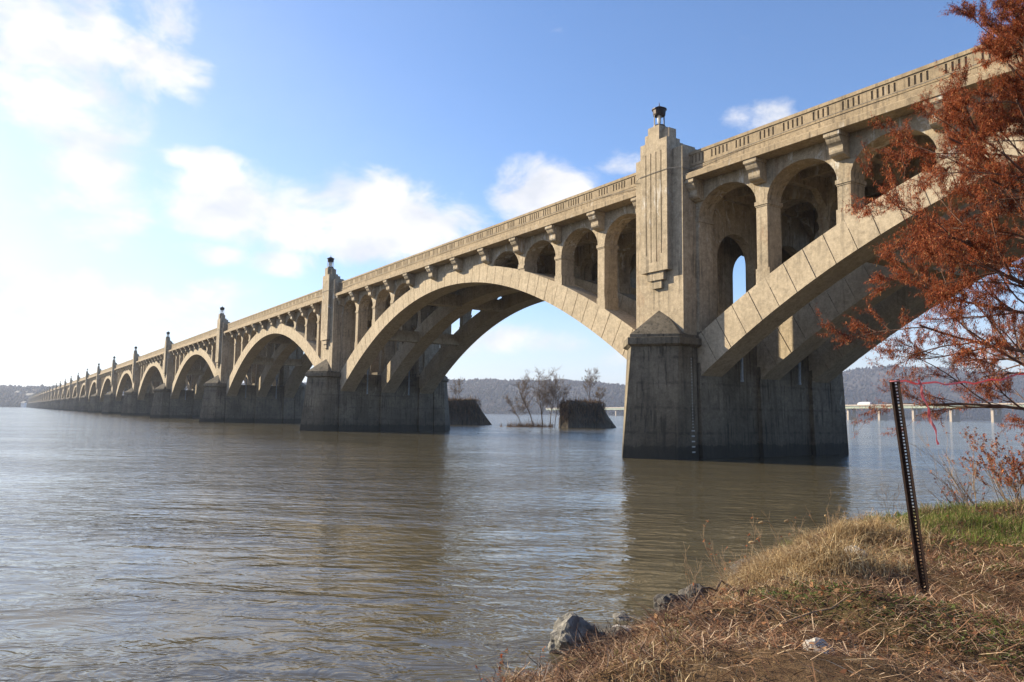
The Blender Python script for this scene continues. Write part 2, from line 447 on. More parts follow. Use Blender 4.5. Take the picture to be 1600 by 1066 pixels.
# service cable clipped along the front
cb = MB()
for k, cx in enumerate(centres[:14]):
    pts = []
    for i in range(25):
        u = -26.4 + 52.8*i/24; pts.append((cx+u, -.1, 17.15 + .12*math.sin(i*1.7)*.2 - .35*math.exp(-((abs(u)-26.4)/3)**2)))
    cb.tube(pts, .018, 4)
for x in pierx[1:14]:
    cb.tube([(x-2.2,-.1,16.8),(x-1.98,-.64,16.95),(x-1.15,-1.06,17.0),(x,-1.06,17.02),(x+1.15,-1.06,17.0),(x+1.98,-.64,16.95),(x+2.2,-.1,16.85)], .022, 4)
cb.build('service_cable', M['cable'], bridge)

# lanterns, one on every near pylon
def lantern(x):
    t = empty('lantern', (x,-.5,19.93))
    f = MB(); f.lathe((0,0,0), [(.42,0),(.42,.06),(.37,.09),(.36,.16)], 12)
    for k in range(6):
        a = math.pi*k/3+.3; c, s = math.cos(a)*.33, math.sin(a)*.33; f.tube([(c,s,.12),(c,s,.92)], .032, 5)
    f.build('frame', M['dark_metal'], t)
    c = MB(); c.lathe((0,0,.88), [(.36,-.08),(.38,0),(.40,.26),(.46,.28),(.46,.33),(.28,.42),(.10,.52),(.03,.56),(.025,.68),(.004,.80)], 14); c.build('cap', M['dark_metal'], t)
    g = MB(); g.lathe((0,0,.16), [(.05,0),(.05,.12),(.10,.2),(.13,.74)], 12); g.build('globe', M['glass'], t)
    return t
GL = 'lanterns topping the pylons of the arch bridge'
lan0 = lantern(0.0)
ords = ['largest and nearest lantern, dark metal on the stepped pylon left of the rust red tree',
 'second lantern from the nearest, on the pylon left of the largest arch in view',
 'third lantern from the nearest, dark against pale sky left of the second arch',
 'fourth lantern along the bridge counting away from the rust red tree',
 'fifth lantern along the bridge counting away from the rust red tree',
 'sixth lantern along the bridge counting away from the rust red tree',
 'seventh lantern along the bridge counting away from the rust red tree']
for k, x in enumerate(pierx[1:]):
    if k == 0: t = lan0
    else:
        t = dup(lan0, loc=(x,-.5,19.93))
        if k < 7:
            for ch in lan0.children: dup(ch, t)
        else:
            COL.objects.unlink(t); bpy.data.objects.remove(t)
            if 'lanfar' not in first:
                f = MB(); f.lathe((0,0,0), [(.36,0),(.3,.16),(.27,.17)], 8)
                for q in range(4):
                    a = math.pi*q/2+.3; f.tube([(math.cos(a)*.28,math.sin(a)*.28,.12),(math.cos(a)*.28,math.sin(a)*.28,.92)], .035, 4)
                f.lathe((0,0,.88), [(.3,0),(.36,.26),(.42,.3),(.1,.52),(.01,.7)], 8)
                t = f.build('lantern', M['dark_metal']); first['lanfar'] = t
            else: t = dup(first['lanfar'])
            t.location = (x,-.5,19.93)
    tag(t, ords[k] if k < 7 else 'tiny lantern on one of the pylons far along the receding bridge', 'lantern', GL)

# ------------------------------------------------------------------ camera
cam = bpy.data.cameras.new('camera'); camo = bpy.data.objects.new('camera', cam); COL.objects.link(camo); scene.camera = camo
yaw, pit, rol = .5909, .0957, .0142
C0 = Vector((31.94,-32.58,2.457))
F = Vector((-math.cos(yaw)*math.cos(pit), math.sin(yaw)*math.cos(pit), math.sin(pit)))
Rt = Vector((math.sin(yaw), math.cos(yaw), 0)); Up = Rt.cross(F)
R2 = Rt*math.cos(rol) + Up*math.sin(rol); U2 = Up*math.cos(rol) - Rt*math.sin(rol)
mw = Matrix((R2, U2, -F)).transposed().to_4x4(); mw.translation = C0; camo.matrix_world = mw
cam.sensor_width = 36; cam.lens = 36*1168.92/1600; cam.clip_end = 20000; cam.clip_start = .05
F0 = Vector((-math.cos(yaw), math.sin(yaw), 0))
def plan(depth, lat): p = C0 + F0*depth + Rt*lat; return p.x, p.y

# ------------------------------------------------------------------ river bank
SH = np.array([(60,-90),(36,-48),(29.5,-36),(27.5,-31),(26.6,-29),(26.05,-27.6),(25.75,-26.3),(25.0,-24.6),(24.1,-22.6),(23.5,-20.5),(23.4,-18),(23.7,-14),(24.5,-8),(26.5,0),(30,12),(38,32),(62,70),(160,200)], float)
def shore_d(x, y):
    """signed distance inside the bank"""
    x = np.asarray(x,float); y = np.asarray(y,float); best = np.full(x.shape, 1e9); sg = np.ones(x.shape)
    for (ax,ay),(bx,by) in zip(SH[:-1], SH[1:]):
        dx, dy = bx-ax, by-ay; tt = np.clip(((x-ax)*dx+(y-ay)*dy)/(dx*dx+dy*dy), 0, 1)
        qx, qy = ax+tt*dx, ay+tt*dy; d = np.hypot(x-qx, y-qy)
        s = np.where((dx*(y-ay) - dy*(x-ax)) < 0, 1.0, -1.0)
        sg = np.where(d < best-1e-9, s, sg); best = np.minimum(best, d)
    return best*sg
_w = [(rng.uniform(0,6.28), rng.uniform(.5,1.0)*2*math.pi/L, rng.uniform(0,6.28), a) for L, a in [(5,.05)]*4+[(1.6,.025)]*6+[(.55,.013)]*8+[(.25,.006)]*6]
def wob(x, y):
    r = 0
    for th, k, ph, a in _w: r = r + a*np.sin(k*(x*math.cos(th)+y*math.sin(th))+ph)
    return r
def ground_h(x, y):
    d = shore_d(x,y) + wob(x*1.3+7, y*1.3)*2.2
    h = np.where(d < 0, np.maximum(d*.8, -2.5), np.interp(d, [0,.35,1.2,2.4,6,14,60], [0,.28,.68,.88,1.0,1.25,2.6]))
    return h + wob(x,y)*np.clip(d*.8,.15,1)
def warp(lo, hi, c, n, dense):
    """coordinates dense round c"""
    s = np.linspace(-1,1,n); q = np.sinh(s*dense)/math.sinh(dense)
    return np.where(q < 0, c + q*(c-lo), c + q*(hi-c))
gx = warp(12, 160, 27.0, 300, 4.2); gy = warp(-90, 200, -25.0, 340, 4.6)
GX, GY = np.meshgrid(gx, gy, indexing='ij'); GZ = ground_h(GX, GY)
def grid_obj(name, X, Y, Z, mat, smooth=True):
    nx, ny = X.shape; me = bpy.data.meshes.new(name)
    co = np.stack([X.ravel(),Y.ravel(),Z.ravel()],1).astype(np.float32)
    i = np.arange(nx*ny).reshape(nx,ny); q = np.stack([i[:-1,:-1].ravel(), i[1:,:-1].ravel(), i[1:,1:].ravel(), i[:-1,1:].ravel()],1)
    me.vertices.add(len(co)); me.vertices.foreach_set('co', co.ravel())
    me.loops.add(q.size); me.loops.foreach_set('vertex_index', q.ravel().astype(np.int32))
    me.polygons.add(len(q)); me.polygons.foreach_set('loop_start', np.arange(0,q.size,4,dtype=np.int32))
    me.update(calc_edges=True); me.materials.append(mat)
    if smooth: me.polygons.foreach_set('use_smooth', np.ones(len(q),bool))
    o = bpy.data.objects.new(name, me); COL.objects.link(o); return o
def ground_mat():
    m, t, b = nt('bank_soil')
    p = pos(t); n1 = nz(t, p, .7, 6, .65); n2 = nz(t, p, 6, 8, .7); n3 = nz(t, p, 40, 5, .7)
    c = mix(t, ramp(t, n2, [(.35,0),(.65,1)]), (.07,.042,.024), (.17,.11,.06))
    c = mix(t, mth(t,'MULTIPLY', ramp(t, n1, [(.52,0),(.62,1)]), .6), c, (.06,.07,.02))
    c = mix(t, .5, c, ramp(t, n3, [(.3,.1),(.7,.9)]), 'OVERLAY')
    t.links.new(c, b.inputs['Base Color']); b.inputs['Roughness'].default_value = .95; b.inputs['Specular IOR Level'].default_value = .1
    bump(t, b, mth(t,'ADD', n2, mth(t,'MULTIPLY', n3, .5)), .9, .04); return m
bank = grid_obj('river_bank', GX, GY, GZ, ground_mat()); tag(bank, kind='structure', label='brown river bank under the dry grass')

def ribbons(name, base, vec, width, bend, mat, segs=2, side=None):
    """thin tapering blades: base (n,3), vec (n,3) tip offset, width (n), bend (n,3) extra offset at the middle"""
    n = len(base); v = np.asarray(vec); 
    if side is None:
        a = rng.uniform(0, 2*math.pi, n); sd = np.stack([np.cos(a), np.sin(a), np.zeros(n)],1)
    else: sd = side
    w = np.asarray(width)[:,None]/2
    rows = []
    ts = np.linspace(0,1,segs+1)
    for t_ in ts[:-1]:
        c = base + v*t_ + bend*(4*t_*(1-t_)); ww = w*(1-.55*t_)
        rows += [c - sd*ww, c + sd*ww]
    rows.append(base + v)
    k = len(rows); co = np.stack(rows,1).reshape(-1,3).astype(np.float32)
    q = []; o0 = np.arange(n)*k
    loops = []; starts = []; 
    quads = [np.stack([o0+2*i, o0+2*i+1, o0+2*i+3, o0+2*i+2],1) for i in range(segs-1)]
    tri = np.stack([o0+2*(segs-1), o0+2*(segs-1)+1, o0+k-1],1)
    ql = np.concatenate(quads).ravel() if quads else np.zeros(0,int)
    lv = np.concatenate([ql, tri.ravel()]).astype(np.int32)
    nq = len(ql)//4; st = np.concatenate([np.arange(nq)*4, nq*4+np.arange(n)*3]).astype(np.int32)
    me = bpy.data.meshes.new(name); me.vertices.add(len(co)); me.vertices.foreach_set('co', co.ravel())
    me.loops.add(len(lv)); me.loops.foreach_set('vertex_index', lv); me.polygons.add(len(st)); me.polygons.foreach_set('loop_start', st)
    me.update(calc_edges=True); me.materials.append(mat)
    o = bpy.data.objects.new(name, me); COL.objects.link(o); return o

M['straw'] = island_ramp('straw', [(0,(.11,.06,.03)),(.3,(.32,.205,.10)),(.7,(.50,.36,.19)),(1,(.68,.55,.35))], .75, .25)
M['litter'] = island_ramp('dead_grass', [(0,(.04,.02,.013)),(.4,(.15,.072,.040)),(.75,(.32,.18,.10)),(1,(.66,.50,.34))], .85, .15)
M['green'] = island_ramp('green_blade', [(0,(.05,.09,.015)),(.5,(.12,.17,.03)),(.88,(.22,.24,.06)),(1,(.36,.29,.12))], .7, .35)
M['moss'] = island_ramp('clover', [(0,(.05,.08,.018)),(1,(.13,.15,.04))], .8, .3)
M['leaf'] = island_ramp('dead_leaf', [(0,(.10,.04,.02)),(.6,(.26,.11,.05)),(1,(.42,.24,.12))], .8, .2)

def scatter(n, fn, xr=(20,34), yr=(-33,-2)):
    X = []; Y = []
    tot = 0
    while tot < n:
        x = rng.uniform(*xr, n*3); y = rng.uniform(*yr, n*3); k = rng.uniform(0,1,n*3) < fn(x,y)
        X.append(x[k]); Y.append(y[k]); tot += k.sum()
    x = np.concatenate(X)[:n]; y = np.concatenate(Y)[:n]
    return x, y
def camd(x,y): return np.hypot(x-C0.x, y-C0.y)
def infront(x, y, m=.78):
    dx, dy = x-C0.x, y-C0.y; dep = dx*F0.x+dy*F0.y; lat = dx*Rt.x+dy*Rt.y
    return (dep > 1.8) & (np.abs(lat) < dep*m+1)
def patch(x, y, sc, seed):
    r = np.zeros_like(x)
    g = np.random.default_rng(seed)
    for i in range(7):
        th = g.uniform(0,6.28); k = g.uniform(.6,1.6)*sc; ph = g.uniform(0,6.28); r += np.sin(k*(x*np.cos(th)+y*np.sin(th))+ph)
    return r/7**.5
near = lambda x,y: np.clip((9/np.maximum(camd(x,y),3))**1.6, 0, 1)
# matted litter
x, y = scatter(90000, lambda x,y: infront(x,y)*(shore_d(x,y) > .05)*near(x,y)*np.clip(.75+.5*patch(x,y,2.2,3),.15,1))
n = len(x); a = rng.uniform(0,6.28,n)*.55 + rng.choice([0.4,3.5],n) + patch(x,y,1.2,21)*1.1; L = rng.gamma(3,.045,n)+.03
v = np.stack([np.cos(a)*L, np.sin(a)*L, rng.normal(.12,.22,n)*L],1); z = ground_h(x,y)
bd = np.stack([rng.normal(0,.1,n)*L, rng.normal(0,.1,n)*L, np.abs(rng.normal(.06,.1,n))*L],1)
tag(ribbons('dead_grass_mat', np.stack([x,y,z+.005+rng.uniform(0,.035,n)],1), v, rng.uniform(.003,.010,n), bd, M['litter']), 'matted brown dead grass covering the bank', kind='stuff')
# leaf litter, small flat leaves
x, y = scatter(9000, lambda x,y: infront(x,y)*(shore_d(x,y) > .1)*near(x,y)*np.clip(.5+.8*patch(x,y,1.1,9),.05,1))
n = len(x); a = rng.uniform(0,6.28,n); L = rng.uniform(.02,.055,n)
tag(ribbons('leaf_litter', np.stack([x,y,ground_h(x,y)+.02+rng.uniform(0,.03,n)],1), np.stack([np.cos(a)*L,np.sin(a)*L,rng.normal(0,.3,n)*L],1), L*.8, np.stack([0*a,0*a,rng.normal(.1,.3,n)*L],1), M['leaf']), 'small brown fallen leaves strewn over the bank', kind='stuff')
# tall straw along the water's edge
def straw_f(x,y):
    d = shore_d(x,y); band = np.exp(-((d-1.0)/.75)**2)*(d > .15)
    zone = np.clip((y+27.2)/2.0, 0.12, 1)*np.clip((-21.0-y)/1.6, .08, 1)
    return infront(x,y,.9)*band*zone*np.clip(.45+.8*patch(x,y,4.2,5),.04,1)
x, y = scatter(38000, straw_f)
n = len(x); hh = np.clip(.15+.13*patch(x,y,4.2,5),.04,.42)*rng.uniform(.5,1.25,n)*np.clip((y+28)/3,.4,1); a = rng.uniform(0,6.28,n); ln = np.abs(rng.normal(1.0,.6,n)); lo = rng.uniform(.15,1,n)
v = np.stack([np.cos(a)*ln*hh, np.sin(a)*ln*hh, hh*lo],1)
bd = np.stack([-np.cos(a)*ln*hh*.3+rng.normal(0,.12,n)*hh, -np.sin(a)*ln*hh*.3+rng.normal(0,.12,n)*hh, hh*.35],1)
tag(ribbons('dry_grass', np.stack([x,y,ground_h(x,y)-.01],1), v, rng.uniform(.004,.009,n), bd, M['straw'], 3), 'tall straw coloured dry grass along the water edge', kind='stuff')
# green grass at the right and in patches
def green_f(x,y):
    d = shore_d(x,y); e = np.clip((y+23.2)/1.4,0,1)*np.clip((4.6-d)/1.5,0,1)*(d > .2)
    pt = (patch(x,y,1.5,14) > .9)*.45*(d > 1.0)
    return infront(x,y,.9)*np.maximum(e*np.clip(.7+.5*patch(x,y,3,6),.1,1), pt)
x, y = scatter(34000, green_f)
n = len(x); hh = rng.uniform(.05,.16,n)*np.where(y > -22.3, 1.25, .55); a = rng.uniform(0,6.28,n); ln = np.abs(rng.normal(.5,.4,n))
tag(ribbons('green_grass', np.stack([x,y,ground_h(x,y)-.01],1), np.stack([np.cos(a)*ln*hh,np.sin(a)*ln*hh,hh],1), rng.uniform(.005,.01,n), np.stack([0*a,0*a,hh*.15],1), M['green'], 3), 'green grass on the right of the bank and in low patches', kind='stuff')
# clover leaves
x, y = scatter(9000, lambda x,y: infront(x,y)*(shore_d(x,y) > 1.2)*near(x,y)*(patch(x,y,1.8,33) > .55)*np.clip((y+29.5)/2,.0,1))
n = len(x); a = rng.uniform(0,6.28,n); L = rng.uniform(.018,.035,n)
tag(ribbons('clover', np.stack([x,y,ground_h(x,y)+.02+rng.uniform(0,.03,n)],1), np.stack([np.cos(a)*L,np.sin(a)*L,rng.normal(.2,.4,n)*L],1), L, np.stack([0*a,0*a,0*a],1), M['moss']), 'low green clover patches among the dead grass', kind='stuff')

x, y = scatter(11000, lambda x,y: infront(x,y)*(shore_d(x,y) > -.22)*(shore_d(x,y) < .75)*np.clip((-24.6-y)/2.5,0,1)*np.clip(.4+.7*patch(x,y,3,8),.05,1))
n = len(x); a = rng.uniform(0,6.28,n); L = rng.uniform(.06,.32,n)
M['debris'] = island_ramp('wet_debris', [(0,(.02,.012,.009)),(.6,(.07,.038,.025)),(1,(.22,.13,.08))], .8, 0)
tag(ribbons('drift_debris', np.stack([x,y,np.maximum(ground_h(x,y),0)+rng.uniform(0,.05,n)],1), np.stack([np.cos(a)*L,np.sin(a)*L,np.abs(rng.normal(.1,.35,n))*L],1), rng.uniform(.005,.014,n), rng.normal(0,.1,(n,3))*L[:,None], M['debris'], 3), 'dark wet twigs and drift debris along the near waterline', kind='stuff')
def gz(x, y): return float(ground_h(np.array([x]), np.array([y]))[0])

# rocks
def rock(name, loc, size, mat, seed, label, cat='rock', group=None, sub=3, amp=.35, rot=0):
    bm = bmesh.new(); bmesh.ops.create_icosphere(bm, subdivisions=sub, radius=1)
    for v in bm.verts:
        p = v.co.copy(); q = p + Vector((seed*3.1,seed*1.7,0))
        cell = noise.voronoi(q*1.1)[0][0]; d = 1 + amp*(cell-.45)*1.2 + .22*noise.noise(q*2.3) + .09*noise.noise(q*6) + .04*noise.noise(q*15)
        v.co = Vector((p.x*d*size[0], p.y*d*size[1], p.z*d*size[2]))
    me = bpy.data.meshes.new(name); bm.to_mesh(me); bm.free(); me.materials.append(mat)
    o = bpy.data.objects.new(name, me); COL.objects.link(o); o.location = loc; o.rotation_euler = (0,.1*seed%.5,rot)
    return tag(o, label, cat, group)
def rockmat(name, a, b_, d):
    m, t, b = nt(name); p = pos(t); n1 = nz(t,p,5,9,.7,.5); n2 = nz(t,p,30,6,.7)
    c = mix(t, ramp(t,n1,[(.35,0),(.62,1)]), a, b_); c = mix(t, ramp(t,n2,[(.5,0),(.75,.7)]), c, d)
    t.links.new(c,b.inputs['Base Color']); b.inputs['Roughness'].default_value = .8; bump(t,b,mth(t,'ADD',n1,mth(t,'MULTIPLY',n2,.4)),1,.05); return m
M['rock'] = rockmat('grey_rock', (.27,.25,.22), (.10,.095,.085), (.05,.042,.033))
M['rockd'] = rockmat('dark_rock', (.10,.085,.07), (.05,.045,.04), (.16,.14,.12))
M['white'] = rockmat('pale_stone', (.55,.52,.48), (.42,.38,.34), (.25,.22,.2))
RG = 'rocks at the edge of the bank'
rock('rock', (25.62,-27.50,.10), (.23,.25,.23), M['rock'], 1, 'pale grey boulder standing in the water at the left tip of the bank', group=RG, sub=4)
rock('rock', (25.85,-27.1,.08), (.18,.17,.14), M['rockd'], 2, 'dark grey rock touching the right side of the pale boulder', group=RG, sub=4)
rock('rock', (25.38,-25.85,.16), (.17,.22,.17), M['rockd'], 3, 'dark rough rock on the waterline above the white slab', group=RG, sub=4)
rock('rock', (25.1,-25.1,.12), (.18,.38,.13), M['rockd'], 4, 'long low dark rock sloping into the water under the straw', group=RG, sub=4, rot=.4)
rock('rock', (24.97,-26.25,.0), (.1,.1,.05), M['rock'], 8, 'small flat grey stone washed by the water left of the dark rock', group=RG)
rock('rock', (24.35,-23.0,.12), (.3,.4,.18), M['rockd'], 5, 'grey rock half hidden by the tall straw on the far waterline', group=RG)
rock('slab', (25.73,-26.98,.12), (.13,.30,.05), M['white'], 6, 'flat white slab lying at the water edge right of the boulder', 'slab', sub=3, amp=.2, rot=.5)
rock('stone', (28.62,-27.72,gz(28.62,-27.72)+.04), (.10,.08,.065), M['white'], 7, 'small whitish stone lying alone on the brown dead grass', 'stone', sub=3, amp=.5, rot=.3)
rock('stone', (26.4,-23.6,gz(26.4,-23.6)+.08), (.14,.1,.08), M['white'], 9, 'pale stone half buried in the straw left of the metal post', 'stone', sub=3, amp=.5)

# sticks on the bank
M['bark'] = plain('grey_bark', (.16,.115,.08), (.085,.06,.045), 12, .9, bmp=.01)
M['stick'] = plain('pale_wood', (.36,.25,.15), (.24,.16,.1), 12, .85, bmp=.005)
def stick(p0, p1, r, label, lift=.03, mat='stick', sag=.0):
    b = MB(); pts = []; k = 9
    for i in range(k):
        f = i/(k-1); x = p0[0]+(p1[0]-p0[0])*f + .02*math.sin(5*f+p0[0]); y = p0[1]+(p1[1]-p0[1])*f + .03*math.sin(7*f+p0[1])
        pts.append((x, y, gz(x,y)+lift+sag*math.sin(math.pi*f)))
    b.tube(pts, [r*(1-.6*i/(k-1)) for i in range(k)], 6)
    q = Vector(pts[4]); d = Vector((rng.normal(),rng.normal(),.8)).normalized(); b.tube([q, q+d*.10, q+d*.2+Vector((0,0,.02))], [r*.5,r*.35,r*.1], 5)
    return tag(b.build('stick', M[mat], smooth=True), label, 'stick', 'dead sticks lying on the bank')
stick((26.9,-27.2),(25.6,-24.9),.014,'long dark stick pointing down towards the water below the straw clump', .10,'bark',.1)
stick((27.9,-27.7),(28.35,-26.4),.012,'long thin pale stick lying just above the whitish stone', .04)
stick((26.6,-28.2),(26.0,-26.3),.013,'forked brown stick lying behind the boulder and the slab', .06)
stick((29.2,-25.4),(29.0,-24.75),.012,'short pale broken stick lying right of the post foot', .04)
stick((27.2,-28.7),(26.9,-27.6),.014,'curved brown stick near the bottom edge of the bank', .05,'bark')
stick((25.95,-28.35),(25.35,-27.35),.012,'bare pale twig leaning across the front of the boulder', .14,'stick',.12)
stick((25.4,-20.9),(24.5,-19.1),.016,'reddish driftwood stick on the bank behind the post', .12,'stick',.1)

# ------------------------------------------------------------------ steel post with pink tape
pst = empty('sign_post', (28.13,-25.3,.93))
tag(pst, 'rusty dark steel channel post with a row of holes, leaning left on the bank', 'post')
top = Vector((28.02,-25.5,2.83)); bot = Vector((28.13,-25.3,.80)); ax = (top-bot).normalized()
toc = (C0 - (top+bot)/2); nrm = (toc - ax*toc.dot(ax)).normalized(); nrm = (nrm*math.cos(.35) + ax.cross(nrm)*math.sin(-.35)).normalized(); sd = nrm.cross(ax).normalized()
if sd.dot(Rt) < 0: sd = -sd
def obx(b, o, a0,a1, s0,s1, n0,n1):
    vs = [o+ax*a+sd*s+nrm*n_ for a in (a0,a1) for s,n_ in ((s0,n0),(s1,n0),(s1,n1),(s0,n1))]
    b.add(vs, [(0,1,2,3),(7,6,5,4),(0,4,5,1),(1,5,6,2),(2,6,7,3),(3,7,4,0)])
Lp = (top-bot).length; w = MB()
obx(w, bot, 0, Lp, -.020,-.009,0,.004); obx(w, bot, 0, Lp, .009,.020,0,.004)
zc = 0
while zc < Lp:
    obx(w, bot, zc, min(zc+.015, Lp), -.009, .009, .0002, .0038); zc += .031
w.build('post_web', M.setdefault('post', plain('rusty_steel', (.022,.012,.009), (.05,.026,.017), 30, .6, metal=.2)), pst).location = -Vector(pst.location)
fl = MB()
for s in (-1,1):
    vs = []
    pr = [(.020,.0),(.032,.028),(.048,.028),(.048,.032),(.029,.032),(.018,.004)]
    rg = [[bot+ax*a+sd*(s*p)+nrm*q for p,q in pr] for a in (0,Lp)]; fl.loft(rg)
fl.build('post_flange', M['post'], pst).location = -Vector(pst.location)
pkm, pkt, pkb = nt('pink_tape'); pkt.links.new(mix(pkt, nz(pkt,pos(pkt),9), (.62,.20,.22), (.75,.32,.33)), pkb.inputs['Base Color']); pkb.inputs['Roughness'].default_value = .35
_o = [n_ for n_ in pkt.nodes if n_.type == 'OUTPUT_MATERIAL'][0]; _t = N(pkt,'ShaderNodeBsdfTranslucent'); _t.inputs[0].default_value = (.8,.2,.22,1); _m = N(pkt,'ShaderNodeMixShader'); _m.inputs[0].default_value = .4
pkt.links.new(pkb.outputs[0],_m.inputs[1]); pkt.links.new(_t.outputs[0],_m.inputs[2]); pkt.links.new(_m.outputs[0],_o.inputs[0])
def tape(pts, w, tw, b):
    pts = [Vector(p) for p in pts]; rr = []
    for i, p in enumerate(pts):
        d = (pts[min(i+1,len(pts)-1)]-pts[max(i-1,0)]).normalized(); a = d.cross(F0).normalized(); c = d.cross(a)
        th = tw*math.sin(i*.9); s_ = a*math.cos(th)+c*math.sin(th); nn = d.cross(s_)*.0012
        rr.append([p-s_*w-nn, p+s_*w-nn, p+s_*w+nn, p-s_*w+nn])
    b.loft(rr)
tb = MB()
T1 = Vector((28.5,-22.3,3.28)); A = top - ax*.02
tape([A + (T1-A)*(i/22) + Vector((0,0,-.16*math.sin(math.pi*i/22)+.015*math.sin(i*2.1))) for i in range(23)], .009, .7, tb)
H = A + (T1-A)*.10 + Vector((0,0,-.02))
tape([H + Vector((.012*i*.5+.012*math.sin(i*1.3), .022*i*.6, -.045*i)) for i in range(15)], .012, .9, tb)
for i in range(1): tape([A+sd*.053*math.cos(q)+nrm*(.03*math.sin(q)+.015)+ax*(.006) for q in np.linspace(0,6.28,13)], .006, .1, tb)
tag(tb.build('marking_tape', pkm), 'pink plastic tape strung from the steel post to the rust red tree', 'tape')

# ------------------------------------------------------------------ branching plants
def branch(b, p, d, L, r, depth, spread=.55, tips=None, up=.15, nseg=4, kids=(3,5), wig=.12, minr=.003, ratio=.62, side=5):
    pts = [p.copy()]; q = p.copy(); dd = d.normalized(); dirs = [dd.copy()]
    for i in range(nseg):
        dd = (dd + Vector((random.gauss(0,wig),random.gauss(0,wig),random.gauss(0,wig)+up*.12))).normalized()
        q = q + dd*(L/nseg); pts.append(q.copy()); dirs.append(dd.copy())
    rs = [max(minr, r*(1-.55*i/nseg)) for i in range(nseg+1)]
    b.tube(pts, rs, side if depth > 1 else 3)
    if tips is not None and depth <= 1:
        for i in range(1, nseg+1): tips.append((pts[i], dirs[i]))
    if depth <= 0: return
    for k in range(random.randint(*kids)):
        f = random.uniform(.3,1); i = min(int(f*nseg), nseg-1); fr = f*nseg-i
        pp = pts[i].lerp(pts[i+1], fr); base = dirs[i]
        a = Vector((random.gauss(0,1),random.gauss(0,1),random.gauss(0,1))); a = (a - base*a.dot(base)).normalized()
        nd = (base*math.cos(spread) + a*math.sin(spread) + Vector((0,0,up*.3))).normalized()
        branch(b, pp, nd, L*ratio*random.uniform(.7,1.1), rs[i]*.6, depth-1, spread, tips, up, nseg, kids, wig, minr, ratio, side)

# rust-red bald cypress at the right
cy = empty('cypress_tree', (28.66,-22.14,gz(28.66,-22.14)))
tag(cy, 'bald cypress with rust red autumn needles reaching in from the right edge', 'tree')
loc = Vector(cy.location)
M['cbark'] = plain('cypress_bark', (.08,.04,.03), (.19,.12,.085), 14, .9, bmp=.01)
random.seed(21)
tr = MB(); tp = [Vector((.0,.0,-.2)), Vector((.02,.0,1.5)), Vector((-.04,.04,3.0)), Vector((0,.06,5)), Vector((.04,.03,7)), Vector((0,0,9.2))]
tr.tube(tp, [.27,.19,.15,.11,.07,.02], 10); tr.build('trunk', M['cbark'], cy, smooth=True)
br = MB(); tips = []
def tz(z):
    for a_, b_ in zip(tp[:-1], tp[1:]):
        if a_.z <= z <= b_.z: return a_.lerp(b_, (z-a_.z)/(b_.z-a_.z))
    return tp[-1]
nl = 84
for i in range(nl):
    z = 1.15 + 7.6*(i/nl)**.98; az = i*2.39996 + random.uniform(-.3,.3)
    L = np.interp(z, [1.1,1.8,3.0,4.4,5.6,7,8.7], [2.1,2.6,2.8,2.3,1.75,1.2,.5])*random.uniform(.82,1.1)
    el = np.interp(z, [1.1,2,5,8], [.06,.2,.5,.95])
    d = Vector((math.cos(az)*math.cos(el), math.sin(az)*math.cos(el), math.sin(el)))
    lean = d.dot(-Rt) > -.3
    branch(br, tz(z), d, L*.74, (.008+.007*L), 3 if lean else 2, .58, tips, .2, 5, (4,6), .10, .0018, .5)
br.build('branches', M['cbark'], cy, fix=False)
# feathery sprays
tips = [t_ for t_ in tips if random.random() < .9]
TP = np.array([t_[0] for t_ in tips]); TD = np.array([t_[1] for t_ in tips]); print('tips', len(TP))
keep_p = np.clip(.34 + .5*(TP[:,2]-1.5), .30, 1.0)       # sparse twigs at the bottom, dense above
kp = rng.uniform(0,1,len(TP)) < keep_p; TP, TD = TP[kp], TD[kp]
if len(TP) > 34000:
    s_ = rng.permutation(len(TP))[:34000]; TP, TD = TP[s_], TD[s_]
print('cypress sprays', len(TP))
per = 19; n = len(TP)*per
BP = np.repeat(TP, per, 0) + np.repeat(TD, per, 0)*rng.uniform(-.05,.08,(n,1)) + rng.normal(0,.013,(n,3)); BD = np.repeat(TD, per, 0)
rv = rng.normal(0,1,(n,3)); rv[:,2] -= .75; L = rng.uniform(.025,.06,(n,1)); vv = (BD*.6 + rv*.65); vv /= np.linalg.norm(vv,axis=1,keepdims=True)
fo = ribbons('foliage', BP, vv*L, rng.uniform(.005,.009,n), rng.normal(0,.006,(n,3)), None, 2)
M['cyp'] = island_ramp('cypress_needles', [(0,(.09,.022,.011)),(.4,(.24,.055,.022)),(.75,(.38,.10,.038)),(.93,(.56,.21,.08)),(1,(.46,.30,.14))], .8, .3)
fo.data.materials.clear(); fo.data.materials.append(M['cyp']); fo.parent = cy

# bare shrub with a few rust leaves, right edge
random.seed(5)
def shrub(loc_, n, L, spread, label, leafy=0, cat='shrub', depth=2, r=.012, name='shrub', bias=(0,0,0), mat='bark', group=None):
    e = empty(name, loc_); b = MB(); tps = []
    for i in range(n):
        a = random.uniform(0,6.28); s = random.uniform(.1,spread)
        d = Vector((math.cos(a)*s+bias[0], math.sin(a)*s+bias[1], 1+bias[2]))
        branch(b, Vector((random.gauss(0,.08),random.gauss(0,.08),-.05)), d, L*random.uniform(.6,1.1), r, depth, .45, tps, .3, 6, (2,4), .09, .0015, .5, 4)
    b.build('stems', M[mat], e, fix=False)
    if leafy:
        T = [t_ for t_ in tps if random.random() < leafy]
        if T:
            q = np.repeat(np.array([t_[0] for t_ in T]),3,0); k = len(q); ll = rng.uniform(.02,.05,(k,1)); w_ = rng.normal(0,1,(k,3)); w_ /= np.linalg.norm(w_,axis=1,keepdims=True)
            f = ribbons('leaves', q+rng.normal(0,.01,(k,3)), w_*ll, ll[:,0]*.6, rng.normal(0,.006,(k,3)), M['cyp'], 2); f.parent = e
    return tag(e, label, cat, group)
